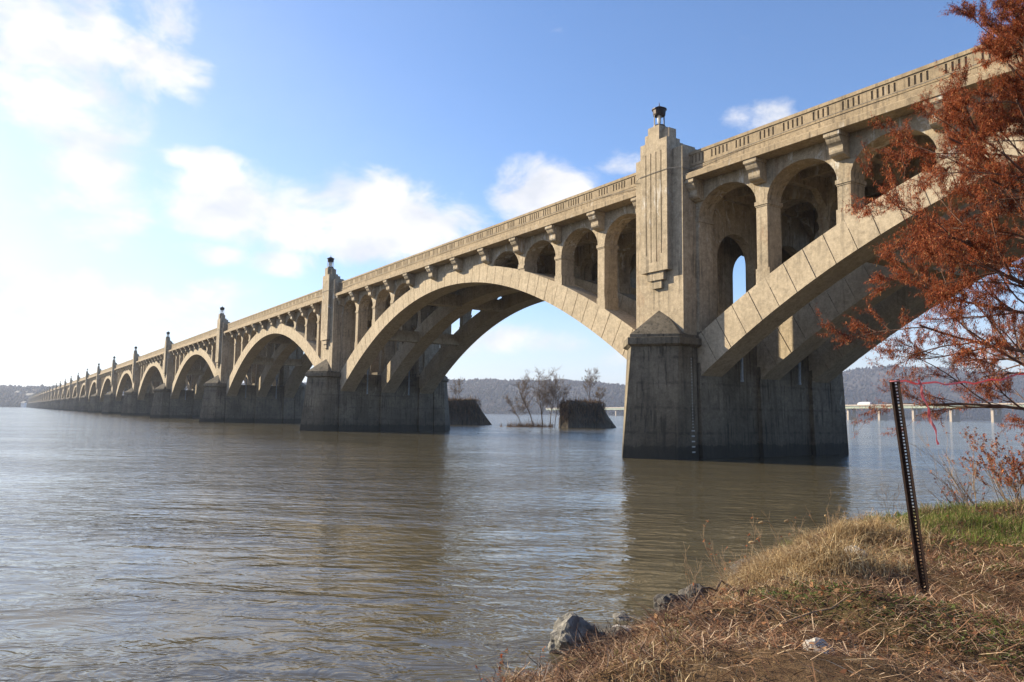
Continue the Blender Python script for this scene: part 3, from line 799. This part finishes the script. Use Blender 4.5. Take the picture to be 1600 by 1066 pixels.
shrub((26.0,-18.0,gz(26.0,-18.0)), 26, 1.05, .75, 'bare twiggy shrub with rusty leaves at the right edge above the green grass', .30, depth=3, r=.008, mat='stick')
shrub((25.7,-18.9,gz(25.7,-18.9)), 9, 1.15, .75, 'leafless shrub of long stems arching left over the water behind the post', .02, bias=(-.45,-.6,0), r=.007, mat='stick')
shrub((26.6,-17.6,gz(26.6,-17.6)), 26, .85, .8, 'dense low shrub with many rust leaves on the far right edge', .7, depth=3, r=.008, mat='stick')
shrub((25.2,-18.2,gz(25.2,-18.2)), 14, .8, .9, 'low brown thicket of thin twigs at the waterline between the two larger shrubs', .08, bias=(-.3,-.4,0), r=.007)
shrub((24.6,-19.6,gz(24.6,-19.6)), 5, .7, .5, 'thin bare weed stems standing just left of the steel post', 0, 'weed', 2, .005, 'weed')
for wx_, wy_, wn, wl in [(24.9,-24.0,3,.75),(24.6,-22.9,3,.65),(24.3,-21.8,2,.7),(24.2,-20.6,3,.5),(25.4,-25.4,2,.6),(24.5,-21.2,3,.55),(25.3,-24.6,2,.45)]:
    shrub((wx_,wy_,gz(wx_,wy_)), wn, wl, .5, 'thin leafless brown weed stem rising out of the straw along the waterline', .02, 'weed', 2, .006, 'weed', (-.2,-.1,0), 'stick', 'thin weed stems along the waterline')
shrub((24.35,-23.4,gz(24.35,-23.4)), 6, .62, .6, 'tangled reddish weed stems leaning out over the water', .05, 'weed', 2, .005, 'weed', (-.4,.0,0), 'stick')
shrub((24.7,-24.4,gz(24.7,-24.4)), 5, .5, .7, 'short dead weed at the waterline above the dark rocks', .0, 'weed', 2, .004, 'weed', (-.3,0,0), 'stick')
shrub((26.0,-28.6,gz(26.0,-28.6)), 5, .42, .8, 'low dark leafless weed at the bottom tip of the bank', .05, 'weed', 2, .004, 'weed', (-.3,0,0))
shrub((25.72,-28.2,gz(25.72,-28.2)), 3, .5, .5, 'single sprig of bare twigs in front of the boulder', .1, 'weed', 2, .003, 'weed', (-.3,-.1,0))
# foxtail seed heads
def foxtail(x, y, h, lean, label):
    e = empty('foxtail', (x,y,gz(x,y))); b = MB(); d = Vector(lean)
    pts = [d*(h*f*f)+Vector((0,0,h*(f-.25*f**4))) for f in np.linspace(0,1,9)]
    b.tube(pts, [.005]*8+[.003], 4); b.build('stem', M['straw'], e)
    s = MB(); tdir = (pts[-1]-pts[-2]).normalized()+Vector((0,0,-.5)); tdir.normalize()
    s.tube([pts[-1], pts[-1]+tdir*.03, pts[-1]+tdir*.07, pts[-1]+tdir*.10], [.006,.021,.019,.004], 7); s.build('seed_head', M['straw'], e)
    return tag(e, label, 'grass stem', 'foxtail stems on the bank')
foxtail(24.3,-22.3,.62,(-.25,-.28,0),'foxtail bending furthest left of the three over the water')
foxtail(24.4,-21.9,.66,(-.1,-.3,0),'middle foxtail, its head drooping over the straw')
foxtail(24.6,-21.5,.60,(.05,-.1,0),'most upright foxtail, right of the two drooping ones')
foxtail(25.0,-23.6,.45,(-.2,-.15,0),'short foxtail with a fat head low in the straw')

# ------------------------------------------------------------------ old stone piers and bare trees in the river
M['ruin'] = concrete('old_masonry', (0.124,0.099,0.071), (0.068,0.055,0.040), (0.025,0.020,0.015), .8, .0, .9, False)
M['vine'] = island_ramp('dry_vine', [(0,(.05,.03,.02)),(.5,(.12,.075,.045)),(1,(.22,.14,.08))], .9, .1)
def ruin(x0, x1, y0, y1, h, nose, label):
    e = empty('old_pier', ((x0+x1)/2, (y0+y1)/2, 0)); cx, cy_ = e.location.x, e.location.y
    b = MB(); rr = []
    for z, k in ((-2,1.12),(0,1.06),(h*.5,1.01),(h*.93,.97),(h,.95)):
        w = (x1-x0)/2*k; s0 = y0-cy_ - .3*(1-z/h); yb = y1-cy_ + nose*(1-max(z,-1)/h)**1.15
        ys = np.linspace(s0, yb-1.2, 11)
        ring = [(-w, q, z) for q in ys] + [(0, yb, z)] + [(w, q, z) for q in ys[::-1]]
        rr.append([(a + .45*noise.noise(Vector((a,b_*.8,z*1.3))*.9), b_ + .3*noise.noise(Vector((b_,a,z))), c + (1.1*noise.noise(Vector((a,b_,9))*.7) if z == h else 0)) for a,b_,c in ring])
    b.loft(rr)
    b.build('masonry', M['ruin'], e)
    n = 5200; s = rng.uniform(0,1,n); side = rng.integers(0,3,n); w = (x1-x0)/2+.12
    px = np.where(side == 0, w, np.where(side == 1, -w, rng.uniform(-w,w,n))); py = np.where(side == 2, y0-cy_-.15, rng.uniform(y0-cy_, y1-cy_, n)); pz = h*(1-rng.uniform(0,1,n)**2*.75)
    tp_ = rng.uniform(0,1,n) < .4; px = np.where(tp_, rng.uniform(-w,w,n), px); py = np.where(tp_, rng.uniform(y0-cy_,y1-cy_,n), py); pz = np.where(tp_, h, pz)
    v = np.stack([rng.normal(0,.25,n), rng.normal(0,.25,n), np.where(tp_, rng.gamma(2,.22,n), -rng.uniform(.3,1.3,n))],1)
    f = ribbons('vines', np.stack([px,py,pz],1), v, rng.uniform(.03,.08,n), rng.normal(0,.1,(n,3)), M['vine'], 3); f.parent = e
    return tag(e, label, 'old pier', 'old masonry piers left standing in the river')
ruin(-74.2,-71.8,49.3,57.6,4.3,3.6,'ruined stone bridge pier with a sunlit end, right of the clump of bare trees')
ruin(-99.0,-96.1,35.5,46.0,4.6,3.8,'dark ruined stone bridge pier showing just right of the second pier of the bridge')
M['twig'] = plain('grey_twigs', (.26,.20,.15), (.17,.125,.095), 3, .9)
def bare(x, y, z, h, label, seed, lean=(0,0), n=1, sp=.55, r=.10, dp=3):
    random.seed(seed); e = empty('bare_tree', (x,y,z)); b = MB()
    t0 = Vector((0,0,-.5)); pts = [t0, Vector((lean[0]*.3,lean[1]*.3,h*.25)), Vector((lean[0]*.7,lean[1]*.7,h*.5)), Vector((lean[0],lean[1],h*.72))]
    b.tube(pts, [r,r*.8,r*.6,r*.45], 6); b.build('trunk', M['bark'], e)
    c = MB()
    for i in range(14):
        f = random.uniform(.25,1); k = min(int(f*3),2); p = pts[k].lerp(pts[k+1], f*3-k); a = random.uniform(0,6.28)
        branch(c, p, Vector((math.cos(a)*sp, math.sin(a)*sp, 1)), h*.34*random.uniform(.7,1.1), r*.42, dp, .5, None, .2, 4, (4,5), .1, .010, .6, 4)
    c.build('crown', M['twig'], e, fix=False)
    return tag(e, label, 'tree', 'bare trees by the old piers')
bare(-77.0,47.4,.2,9.6,'tallest bare tree in the clump left of the sunlit old pier',3,(-.6,-.6),r=.12)
bare(-77.9,46.2,.2,8.4,'bare tree leaning left in the clump by the old pier',4,(-1.6,-2.2),r=.11)
bare(-76.2,48.3,.2,9.0,'slim bare tree second from the sunlit old pier',6,(.5,.8),r=.09)
bare(-75.5,48.9,.2,7.6,'thin bare tree closest to the sunlit end of the old pier',8,(.3,.8),r=.08)
bare(-78.8,44.2,.2,5.6,'small bent bare tree at the left tip of the gravel spit',9,(-1.0,-2.0),sp=.9,r=.07)
bare(-72.8,54.6,4.2,5.6,'bare tree growing from the top of the sunlit old pier',12,(.0,.3),r=.07)
bare(-72.7,57.0,4.2,3.2,'little bush growing on the right end of the sunlit old pier',13,(.2,.3),sp=.9,r=.04)
bare(-97.7,41.5,4.5,4.2,'bare bush growing on top of the darker old pier',14,(.2,.3),sp=.9,r=.05)
# gravel spit
gxx, gyy = np.meshgrid(np.linspace(-84,-73,40), np.linspace(36,52,40), indexing='ij')
uu = ((gxx+78.1)*.8-(gyy-44.8)*.42); vv_ = ((gxx+78.1)*.45+(gyy-44.8)*.8)
hh = .12 - .05*(uu/1.0+.5*np.sin(vv_*1.1))**2 - .0055*vv_**2 + .06*np.sin(gxx*2.1+gyy)*np.sin(gyy*1.7)
spit = grid_obj('gravel_spit', gxx, gyy, np.clip(hh,-1.5,1), M['vine']); tag(spit, kind='structure', label='low gravel spit under the bare trees')
x = rng.uniform(-83,-74,9000); y = rng.uniform(37,51,9000); uu = ((x+78.1)*.8-(y-44.8)*.42); vv_ = ((x+78.1)*.45+(y-44.8)*.8); hz_ = .12-.05*(uu/1.0+.5*np.sin(vv_*1.1))**2-.0055*vv_**2 + .06*np.sin(x*2.1+y)*np.sin(y*1.7)
k = hz_ > .02; x, y, hz_ = x[k], y[k], hz_[k]; n = len(x)
tag(ribbons('spit_brush', np.stack([x,y,hz_-.05],1), np.stack([rng.normal(0,.15,n),rng.normal(0,.15,n),rng.gamma(2,.28,n)],1), rng.uniform(.02,.05,n), rng.normal(0,.06,(n,3)), M['vine'], 2), 'low dry brush covering the gravel spit', kind='stuff')
# snag beyond the nearest pier
sx_, sy_ = plan(150, 150*(1332-800)/1168.9)
bare(sx_, sy_, 0.0, 2.6, 'small snag poking from the water right of the nearest pier', 31, (.3,.2), sp=.8, r=.05, dp=2)

# ------------------------------------------------------------------ far highway bridge
P1 = Vector((*plan(720, 493),0)); P2 = Vector((*plan(1650, 85),0)); hd = (P2-P1); HL = hd.length; hd.normalize(); hn = Vector((-hd.y, hd.x, 0))
if hn.dot(C0-P1) < 0: hn = -hn          # towards the camera
M['hgreen'] = plain('pale_green_steel', (0.317,0.370,0.290), (0.246,0.290,0.229), .5, .6)
M['hcon'] = plain('pale_concrete', (0.458,0.387,0.317), (0.370,0.317,0.264), .3, .9)
hw = empty('highway_bridge', P1); tag(hw, 'long low modern highway bridge with pale green girders far beyond the arches', 'bridge')
def dz(s): return -4.6*s/HL
def hbox(b, s0, s1, n0, n1, z0, z1):
    vs = []
    for s in (s0,s1):
        for n_, z in ((n0,z0),(n1,z0),(n1,z1),(n0,z1)):
            q = hd*s + hn*n_; vs.append((q.x,q.y,z+dz(s)))
    b.add(vs, [(0,1,2,3),(7,6,5,4),(0,4,5,1),(1,5,6,2),(2,6,7,3),(3,7,4,0)])
S0 = -200
b = MB(); hbox(b,S0,HL,-9.5,9.5,17.3,17.8); hbox(b,S0,HL,9.5,9.9,17.3,18.7); hbox(b,S0,HL,-9.9,-9.5,17.3,18.7); b.build('deck', M['hcon'], hw)
for n_ in (8.6,3,-3,-8.6):
    b = MB(); hbox(b,S0,HL,n_-.25,n_+.25,14.2,17.29); b.build('girder', M['hgreen'], hw)
s = S0+8; 
while s < HL-10:
    b = MB(); hbox(b,s-1.3,s+1.3,3.2,6.2,-3-dz(s),12.6); hbox(b,s-1.3,s+1.3,-6.2,-3.2,-3-dz(s),12.6)
    hbox(b,s-1.35,s+1.35,-3.25,3.25,-3-dz(s),7.0-dz(s)*.0)
    for q in (4.7,-4.7):
        vs = []
        for n0, n1, z in ((q-1.5,q+1.5,11.6),(q-3.3,q+3.3,13.4),(q-3.3,q+3.3,14.19)):
            vs.append([tuple(hd*(s+a)+hn*n_+Vector((0,0,z+dz(s)))) for a, n_ in ((-1.1,n0),(1.1,n0),(1.1,n1),(-1.1,n1))])
        b.loft(vs)
    b.build('bridge_pier', M['hcon'], hw); s += 44
M['wpaint'] = plain('white_paint', (.8,.8,.8), (.72,.72,.72), 1, .4); M['tyre'] = plain('rubber', (.02,.02,.02), (.03,.03,.03), 5); M['carglass'] = plain('dark_glass', (.03,.04,.05), (.05,.06,.07), 2, .1)
M['cargrey'] = plain('silver_paint', (.5,.52,.55), (.42,.44,.47), 1, .35, metal=.3); M['carred'] = plain('pale_paint', (.7,.68,.62), (.6,.58,.54), 1, .35)
def vehicle(s, lane, kind, label):
    e = empty('truck' if kind == 'truck' else 'car', P1+hd*s+hn*lane+Vector((0,0,17.8+dz(s)))); e.rotation_euler.z = math.atan2(hd.y, hd.x)
    if kind == 'truck':
        b = MB(); b.box(-8,6,-1.25,1.25,1.1,4.0); b.build('trailer', M['wpaint'], e)
        b = MB(); b.loft([[(6.3,-1.2,.6),(6.3,1.2,.6),(6.3,1.2,3.6),(6.3,-1.2,3.6)],[(8.2,-1.2,.6),(8.2,1.2,.6),(8.2,1.2,3.3),(8.2,-1.2,3.3)],[(9.6,-1.1,.6),(9.6,1.1,.6),(9.6,1.1,1.8),(9.6,-1.1,1.8)]]); b.build('cab', M['wpaint'], e)
        for x in (-7,-5.8,5,8.6):
            for y_ in (-1.15,1.15):
                b = MB(); b.tube([(x,y_-.15,.5),(x,y_+.15,.5)], .5, 10); b.build('wheel', M['tyre'], e)
    else:
        b = MB(); b.loft([[(x,-w_,.35),(x,w_,.35),(x,w_,z),(x,-w_,z)] for x,w_,z in ((-2.3,.8,.8),(-1.9,.9,1.0),(1.2,.9,.95),(2.2,.8,.7))]); b.build('body', M[kind], e)
        b = MB(); b.loft([[(x,-w_,.9),(x,w_,.9),(x,w_*.85,z),(x,-w_*.85,z)] for x,w_,z in ((-1.8,.8,1.0),(-1.2,.8,1.45),(.3,.8,1.45),(1.1,.8,1.0))]); b.build('cabin', M['carglass'], e)
        for x in (-1.4,1.4):
            for y_ in (-.85,.85):
                b = MB(); b.tube([(x,y_-.1,.33),(x,y_+.1,.33)], .33, 8); b.build('wheel', M['tyre'], e)
    return tag(e, label, 'truck' if kind == 'truck' else 'car', None if kind == 'truck' else 'cars crossing the far highway bridge')
def s_at(px):       # distance along the deck whose bearing is that of image column px
    k = (px-800)/1168.9
    best = min(range(-150,int(HL)), key=lambda q: abs(((P1+hd*q-C0).dot(Rt))/((P1+hd*q-C0).dot(F0)) - k)); return best
vehicle(s_at(1356), 5, 'truck', 'white box truck crossing the far highway bridge, right of the nearest pier')
vehicle(s_at(1420), 5, 'wpaint', 'white car on the highway bridge just right of the steel post')
vehicle(s_at(1455), 4, 'carred', 'pale car on the highway bridge right of the hanging tape')
vehicle(s_at(1474), 4, 'cargrey', 'silver car, second right of the hanging tape on the highway bridge')
vehicle(s_at(1376), 5, 'cargrey', 'silver car following just right of the white truck')

# ------------------------------------------------------------------ far shore, hills, wood, houses
lat = np.concatenate([np.linspace(-2600,-900,14), np.linspace(-880,2600,190)])
def ridge_px(px): return np.interp(px, [-2000,-300,0,60,200,500,700,850,980,1150,1320,1450,1600,1900,3000], [24,24,25,26,32,40,46,51,45,56,72,76,70,66,50])
def shore_dep(px): return np.interp(px, [-2000,0,60,300,850,1600,3000], [1420,1420,1440,1500,1640,1750,1800])
PX = np.linspace(-1700, 3300, 420); rows = np.array([-60,0,6,30,80,150,230,320,420,560,800,1200], float)
prof = np.array([-6,0,.015,.12,.33,.55,.76,.92,1.0,.96,.9,.8])
HX = np.zeros((len(PX),len(rows))); HY = HX.copy(); HZ = HX.copy()
for i, px in enumerate(PX):
    sd_ = shore_dep(px) + 14*math.sin(px*.02)+8*math.sin(px*.053); rh = ridge_px(px)*(shore_dep(px)+420)/1168.9
    for j, rr_ in enumerate(rows):
        dep = sd_+rr_; x_, y_ = plan(dep, (px-800)/1168.9*dep)
        z_ = prof[j] if j < 2 else prof[j]*rh*(1+.16*noise.noise(Vector((x_,y_,0))*.004)) + 7*noise.noise(Vector((x_,y_,3))*.012)*min(1,prof[j]*3)
        HX[i,j], HY[i,j], HZ[i,j] = x_, y_, z_
hm, ht, hb = nt('bare_woodland_floor'); ht.links.new(mix(ht, nz(ht,pos(ht),.03,8,.7), (.05,.038,.035), (.085,.065,.055)), hb.inputs['Base Color']); hb.inputs['Roughness'].default_value = 1
tag(grid_obj('hills', HX, HY, HZ, hm), kind='structure', label='long wooded ridge on the far side of the river')
M['wood'] = island_ramp('bare_woods', [(0,(.030,.021,.022)),(.6,(.046,.032,.030)),(.95,(.062,.043,.037)),(1,(.03,.034,.024))], 1, 0)
# a far-off wood: small ragged crowns
n = 26000; fi = rng.uniform(250, len(PX)-1.01, n)*0 + rng.uniform(60, 345, n); fj = rng.uniform(1.6, 8.9, n)
i0 = fi.astype(int); j0 = fj.astype(int); a, c = fi-i0, fj-j0
def bil(A): return A[i0,j0]*(1-a)*(1-c)+A[i0+1,j0]*a*(1-c)+A[i0,j0+1]*(1-a)*c+A[i0+1,j0+1]*a*c
wx, wy, wz = bil(HX), bil(HY), bil(HZ)
oc = np.array([(0,0,1),(1,0,.45),(0,1,.5),(-1,0,.4),(0,-1,.5),(.5,.5,.8),(-.5,.45,.78),(.1,-.5,.85),(0,0,-.1)]); of = [(0,5,6),(0,6,7),(0,7,5),(5,1,2),(5,2,6),(6,2,3),(6,3,7),(7,3,4),(7,4,1),(7,1,5),(8,2,1),(8,3,2),(8,4,3),(8,1,4)]
sc = rng.uniform(2.2,4.6,n); hh = rng.uniform(6,12,n)
co = wx[:,None,None]*0 + oc[None]*np.stack([sc,sc,hh],1)[:,None,:] + rng.normal(0,.18,(n,9,3))*sc[:,None,None] + np.stack([wx,wy,wz],1)[:,None,:]
def tris(name, co, of, mat):
    n, k, _ = co.shape; f = np.array(of); ff = (f[None]+(np.arange(n)*k)[:,None,None]).reshape(-1,3)
    me = bpy.data.meshes.new(name); me.vertices.add(n*k); me.vertices.foreach_set('co', co.reshape(-1).astype(np.float32)); me.loops.add(ff.size); me.loops.foreach_set('vertex_index', ff.ravel().astype(np.int32))
    me.polygons.add(len(ff)); me.polygons.foreach_set('loop_start', np.arange(0,ff.size,3,dtype=np.int32)); me.update(calc_edges=True); me.materials.append(mat)
    o = bpy.data.objects.new(name, me); COL.objects.link(o); return o
tag(tris('far_wood', co, of, M['wood']), 'leafless woods covering the hills across the river', kind='stuff')
# houses on the left shore
def house(px, back, w, d, h, label, mat):
    dep = float(shore_dep(px))+back; x_, y_ = plan(dep, (px-800)/1168.9*dep)
    jz = np.interp(back, rows, prof)*ridge_px(px)*(float(shore_dep(px))+420)/1168.9
    e = empty('house', (x_,y_,jz-.5)); e.rotation_euler.z = .6
    b = MB(); b.box(-w/2,w/2,-d/2,d/2,-2,h); b.build('wall', mat, e)
    r_ = MB(); r_.loft([[(x,-d/2-.4,h),(x,d/2+.4,h),(x,0,h+d*.4)] for x in (-w/2-.4,w/2+.4)]); r_.build('roof', M['roof'], e)
    g = MB(); 
    for q in (-w*.3,0,w*.3): g.box(q-.5,q+.5,-d/2-.05,-d/2+.02,h*.55,h*.8)
    g.build('window', M['carglass'], e)
    return tag(e, label, 'house', 'houses on the far left shore')
M['roof'] = plain('grey_shingles', (.12,.12,.13), (.18,.17,.17), 1)
house(43, 12, 9, 8, 7, 'tiny white house near the water where the bridge meets the far shore', M['wpaint'])
house(52, 120, 22, 12, 6, 'long low building on the hill above the far end of the bridge', M['hcon'])
house(32, 180, 11, 9, 6, 'small pale house among the trees on the far left hill', M['hcon'])

# ------------------------------------------------------------------ water
def water_mat():
    m, t, b = nt('river_water')
    g = N(t,'ShaderNodeNewGeometry'); rt = N(t,'ShaderNodeVectorRotate', rotation_type='Z_AXIS'); rt.inputs['Angle'].default_value = -math.atan2(Rt.y, Rt.x) + .12
    t.links.new(g.outputs['Position'], rt.inputs['Vector'])
    def wp(sc):
        mp = N(t,'ShaderNodeMapping'); mp.inputs['Scale'].default_value = sc; t.links.new(rt.outputs[0], mp.inputs[0]); return mp.outputs[0]
    n0 = nz(t, wp((.5,1,1)), .055, 5, .6, 1.2); n1 = nz(t, wp((.6,1,1)), .62, 2, .5, .8); n2 = nz(t, wp((.55,1,1)), 3.0, 3, .55, .9); n3 = nz(t, wp((.6,1,1)), 9, 2, .5, .4)
    swl = nz(t, wp((.35,1,1)), .16, 3, .5, 1.5)
    sil = ramp(t, nz(t, pos(t), .15, 5, .6), [(.3,0),(.7,1)])
    t.links.new(mix(t, sil, (.076,.064,.038), (.100,.085,.053)), b.inputs['Base Color'])
    b.inputs['Roughness'].default_value = .085; b.inputs['IOR'].default_value = 1.42
    calm = ramp(t, n0, [(.38,.28),(.5,.7),(.62,1.0)])
    h = mth(t,'ADD', mth(t,'MULTIPLY', n1, .10), mth(t,'ADD', mth(t,'MULTIPLY', n2, .088), mth(t,'MULTIPLY', n3, .008)))
    h = mth(t,'ADD', mth(t,'MULTIPLY', h, calm), mth(t,'MULTIPLY', swl, .09))
    bump(t, b, h, 1.0, 1.0); return m
wb = MB(); wx0, wy0 = 0, 0
wb.add([(-4500,-4500,0),(4500,-4500,0),(4500,4500,0),(-4500,4500,0)], [(0,1,2,3)])
wo = wb.build('river_water', water_mat(), fix=False); tag(wo, kind='structure', label='muddy river under the bridge')
gb_ = MB(); gb_.add([(-4500,-4500,-5),(4500,-4500,-5),(4500,4500,-5),(-4500,4500,-5)], [(0,1,2,3)])
tag(gb_.build('ground', M['road'], fix=False), kind='structure', label='river bed reaching to the horizon')

# ------------------------------------------------------------------ haze
hzb = MB(); hzb.box(-4600,4600,-4600,4600,-6.5,180)
hzm = bpy.data.materials.new('haze_air'); hzm.use_nodes = True; tt_ = hzm.node_tree; tt_.nodes.clear()
ho = tt_.nodes.new('ShaderNodeOutputMaterial'); hv = tt_.nodes.new('ShaderNodeVolumePrincipled')
hv.inputs['Color'].default_value = (.64,.74,.96,1); hv.inputs['Density'].default_value = .00018; hv.inputs['Anisotropy'].default_value = .2
tt_.links.new(hv.outputs[0], ho.inputs['Volume'])
tag(hzb.build('haze', hzm), kind='stuff', label='pale haze over the river')

# ------------------------------------------------------------------ light and sky
sun_dir = Vector((-.88*math.cos(R(25)), -.475*math.cos(R(25)), math.sin(R(25)))).normalized()
sl = bpy.data.lights.new('sun','SUN'); sl.energy = 5.0; sl.angle = R(.53); sl.color = (1,.865,.63)
so = bpy.data.objects.new('sun', sl); COL.objects.link(so); so.rotation_euler = sun_dir.to_track_quat('Z','Y').to_euler()
w = bpy.data.worlds.new('World'); scene.world = w; w.use_nodes = True; t = w.node_tree; t.nodes.clear()
wo_ = N(t,'ShaderNodeOutputWorld'); bg = N(t,'ShaderNodeBackground'); t.links.new(bg.outputs[0], wo_.inputs[0])
sky = N(t,'ShaderNodeTexSky', sky_type='NISHITA'); sky.sun_disc = False; sky.sun_elevation = R(25)
# Nishita: rotation measured from +Y, clockwise seen from above
sky.sun_rotation = math.atan2(sun_dir.x, sun_dir.y)
sky.air_density = 1.0; sky.dust_density = .3; sky.ozone_density = 3.0; sky.altitude = 0
bg.inputs[1].default_value = .088
tc = N(t,'ShaderNodeTexCoord'); rot = N(t,'ShaderNodeVectorRotate', rotation_type='Z_AXIS'); rot.inputs['Angle'].default_value = -R(146)
t.links.new(tc.outputs['Generated'], rot.inputs['Vector']); sp = N(t,'ShaderNodeSeparateXYZ'); t.links.new(rot.outputs[0], sp.inputs[0])
azn = mth(t,'MULTIPLY', mth(t,'ARCTAN2', sp.outputs[1], sp.outputs[0]), 57.2958)
eln = mth(t,'MULTIPLY', mth(t,'ARCSINE', sp.outputs[2]), 57.2958)
cmb = N(t,'ShaderNodeCombineXYZ'); t.links.new(azn, cmb.inputs[0]); t.links.new(mth(t,'MULTIPLY', eln, 1.5), cmb.inputs[1])
fb = nz(t, cmb.outputs[0], .16, 10, .62, .3); fb2 = nz(t, cmb.outputs[0], .06, 6, .55)
BL = [ # az' (left +), el, half-widths, strength
 (33,24,5.5,3.6,.9),(31.5,19,5.5,3.6,1.0),(27,22.6,4.2,2.4,.9),(26.3,26.6,2.6,2.6,.9),(31,15.8,4.0,2.0,.9),(23.5,17.3,3.1,1.1,.85),(21.5,14.4,5.8,3.2,1.4),(16.5,14.0,5,3.2,1.4),(11.5,14.4,7,3.8,1.5),(17,10.8,3.2,1.2,.85),
 (7.0,14.0,6,3.0,1.15),(-2.5,16.6,5.2,3.0,1.3),(-8.3,18.8,2.6,1.1,.7),(-19,21.3,3.0,1.2,.6),(30,13.5,7.5,2.6,.6),(29,7.2,13,2.2,.55),(3,5.6,12,1.3,.75),(14,2.2,14,.9,.6),(-14,4.6,9,1.0,.6),(-12,24,.1,.1,0),(50,16,14,8,.9),(-60,22,10,4,.6),(-110,20,14,4,.5),(22.5,11.0,3,1.0,.9),(27,6.5,14,1.6,.7),(29.5,11,3,.8,.4)]
cur = None
for a0, e0, wa, we, stg in BL:
    if stg == 0: continue
    da = mth(t,'DIVIDE', mth(t,'SUBTRACT', azn, a0), wa); de = mth(t,'DIVIDE', mth(t,'SUBTRACT', eln, e0), we)
    q = mth(t,'SUBTRACT', 1.0, mth(t,'ADD', mth(t,'MULTIPLY', da, da), mth(t,'MULTIPLY', de, de)))
    q = mth(t,'MULTIPLY', mth(t,'MAXIMUM', q, -1.6), stg)
    cur = q if cur is None else mth(t,'MAXIMUM', cur, q)
dens = mth(t,'ADD', mth(t,'MULTIPLY', cur, .55), mth(t,'MULTIPLY', mth(t,'SUBTRACT', fb, .5), 2.1))
mr = N(t,'ShaderNodeMapRange', interpolation_type='SMOOTHSTEP'); mr.inputs[1].default_value = -.06; mr.inputs[2].default_value = .62; t.links.new(dens, mr.inputs[0])
veil = N(t,'ShaderNodeMapRange', interpolation_type='SMOOTHSTEP'); veil.inputs[1].default_value = -6; veil.inputs[2].default_value = 38; veil.inputs[4].default_value = .5; t.links.new(azn, veil.inputs[0])
ev = N(t,'ShaderNodeMapRange', interpolation_type='SMOOTHSTEP'); ev.inputs[1].default_value = 30; ev.inputs[2].default_value = 9; ev.inputs[3].default_value = .35; t.links.new(eln, ev.inputs[0])
veilm = mth(t,'MULTIPLY', mth(t,'MULTIPLY', veil.outputs[0], ev.outputs[0]), ramp(t, fb2, [(.3,.5),(.7,1)]))
lowv = N(t,'ShaderNodeMapRange', interpolation_type='SMOOTHSTEP'); lowv.inputs[1].default_value = 11; lowv.inputs[2].default_value = 0; lowv.inputs[4].default_value = .62; t.links.new(eln, lowv.inputs[0])
thin = mth(t,'MAXIMUM', veilm, lowv.outputs[0])
shade = ramp(t, nz(t, cmb.outputs[0], .22, 5, .5), [(.35,1),(.68,0)])
cc = mix(t, mth(t,'MULTIPLY', shade, .8), (6.6,6.3,6.1), (3.9,4.1,4.5))
vcol = mix(t, veil.outputs[0], (4.9,4.75,4.8), mix(t, ev.outputs[0], (5.6,5.5,5.4), (8.6,8.3,8.0)))
c1 = mix(t, thin, mix(t, 1.0, sky.outputs[0], (.83,.94,1.11), 'MULTIPLY'), vcol)
c2 = mix(t, mth(t,'MULTIPLY', mr.outputs[0], .93), c1, cc)
t.links.new(c2, bg.inputs[0])

scene.view_settings.view_transform = 'Standard'; scene.view_settings.look = 'None'; scene.view_settings.gamma = 1; scene.view_settings.exposure = 1.14
scene.cycles.max_bounces = 6; scene.cycles.volume_bounces = 0; scene.cycles.diffuse_bounces = 1; scene.cycles.caustics_reflective = False; scene.cycles.caustics_refractive = False; scene.cycles.glossy_bounces = 3; scene.cycles.transmission_bounces = 3
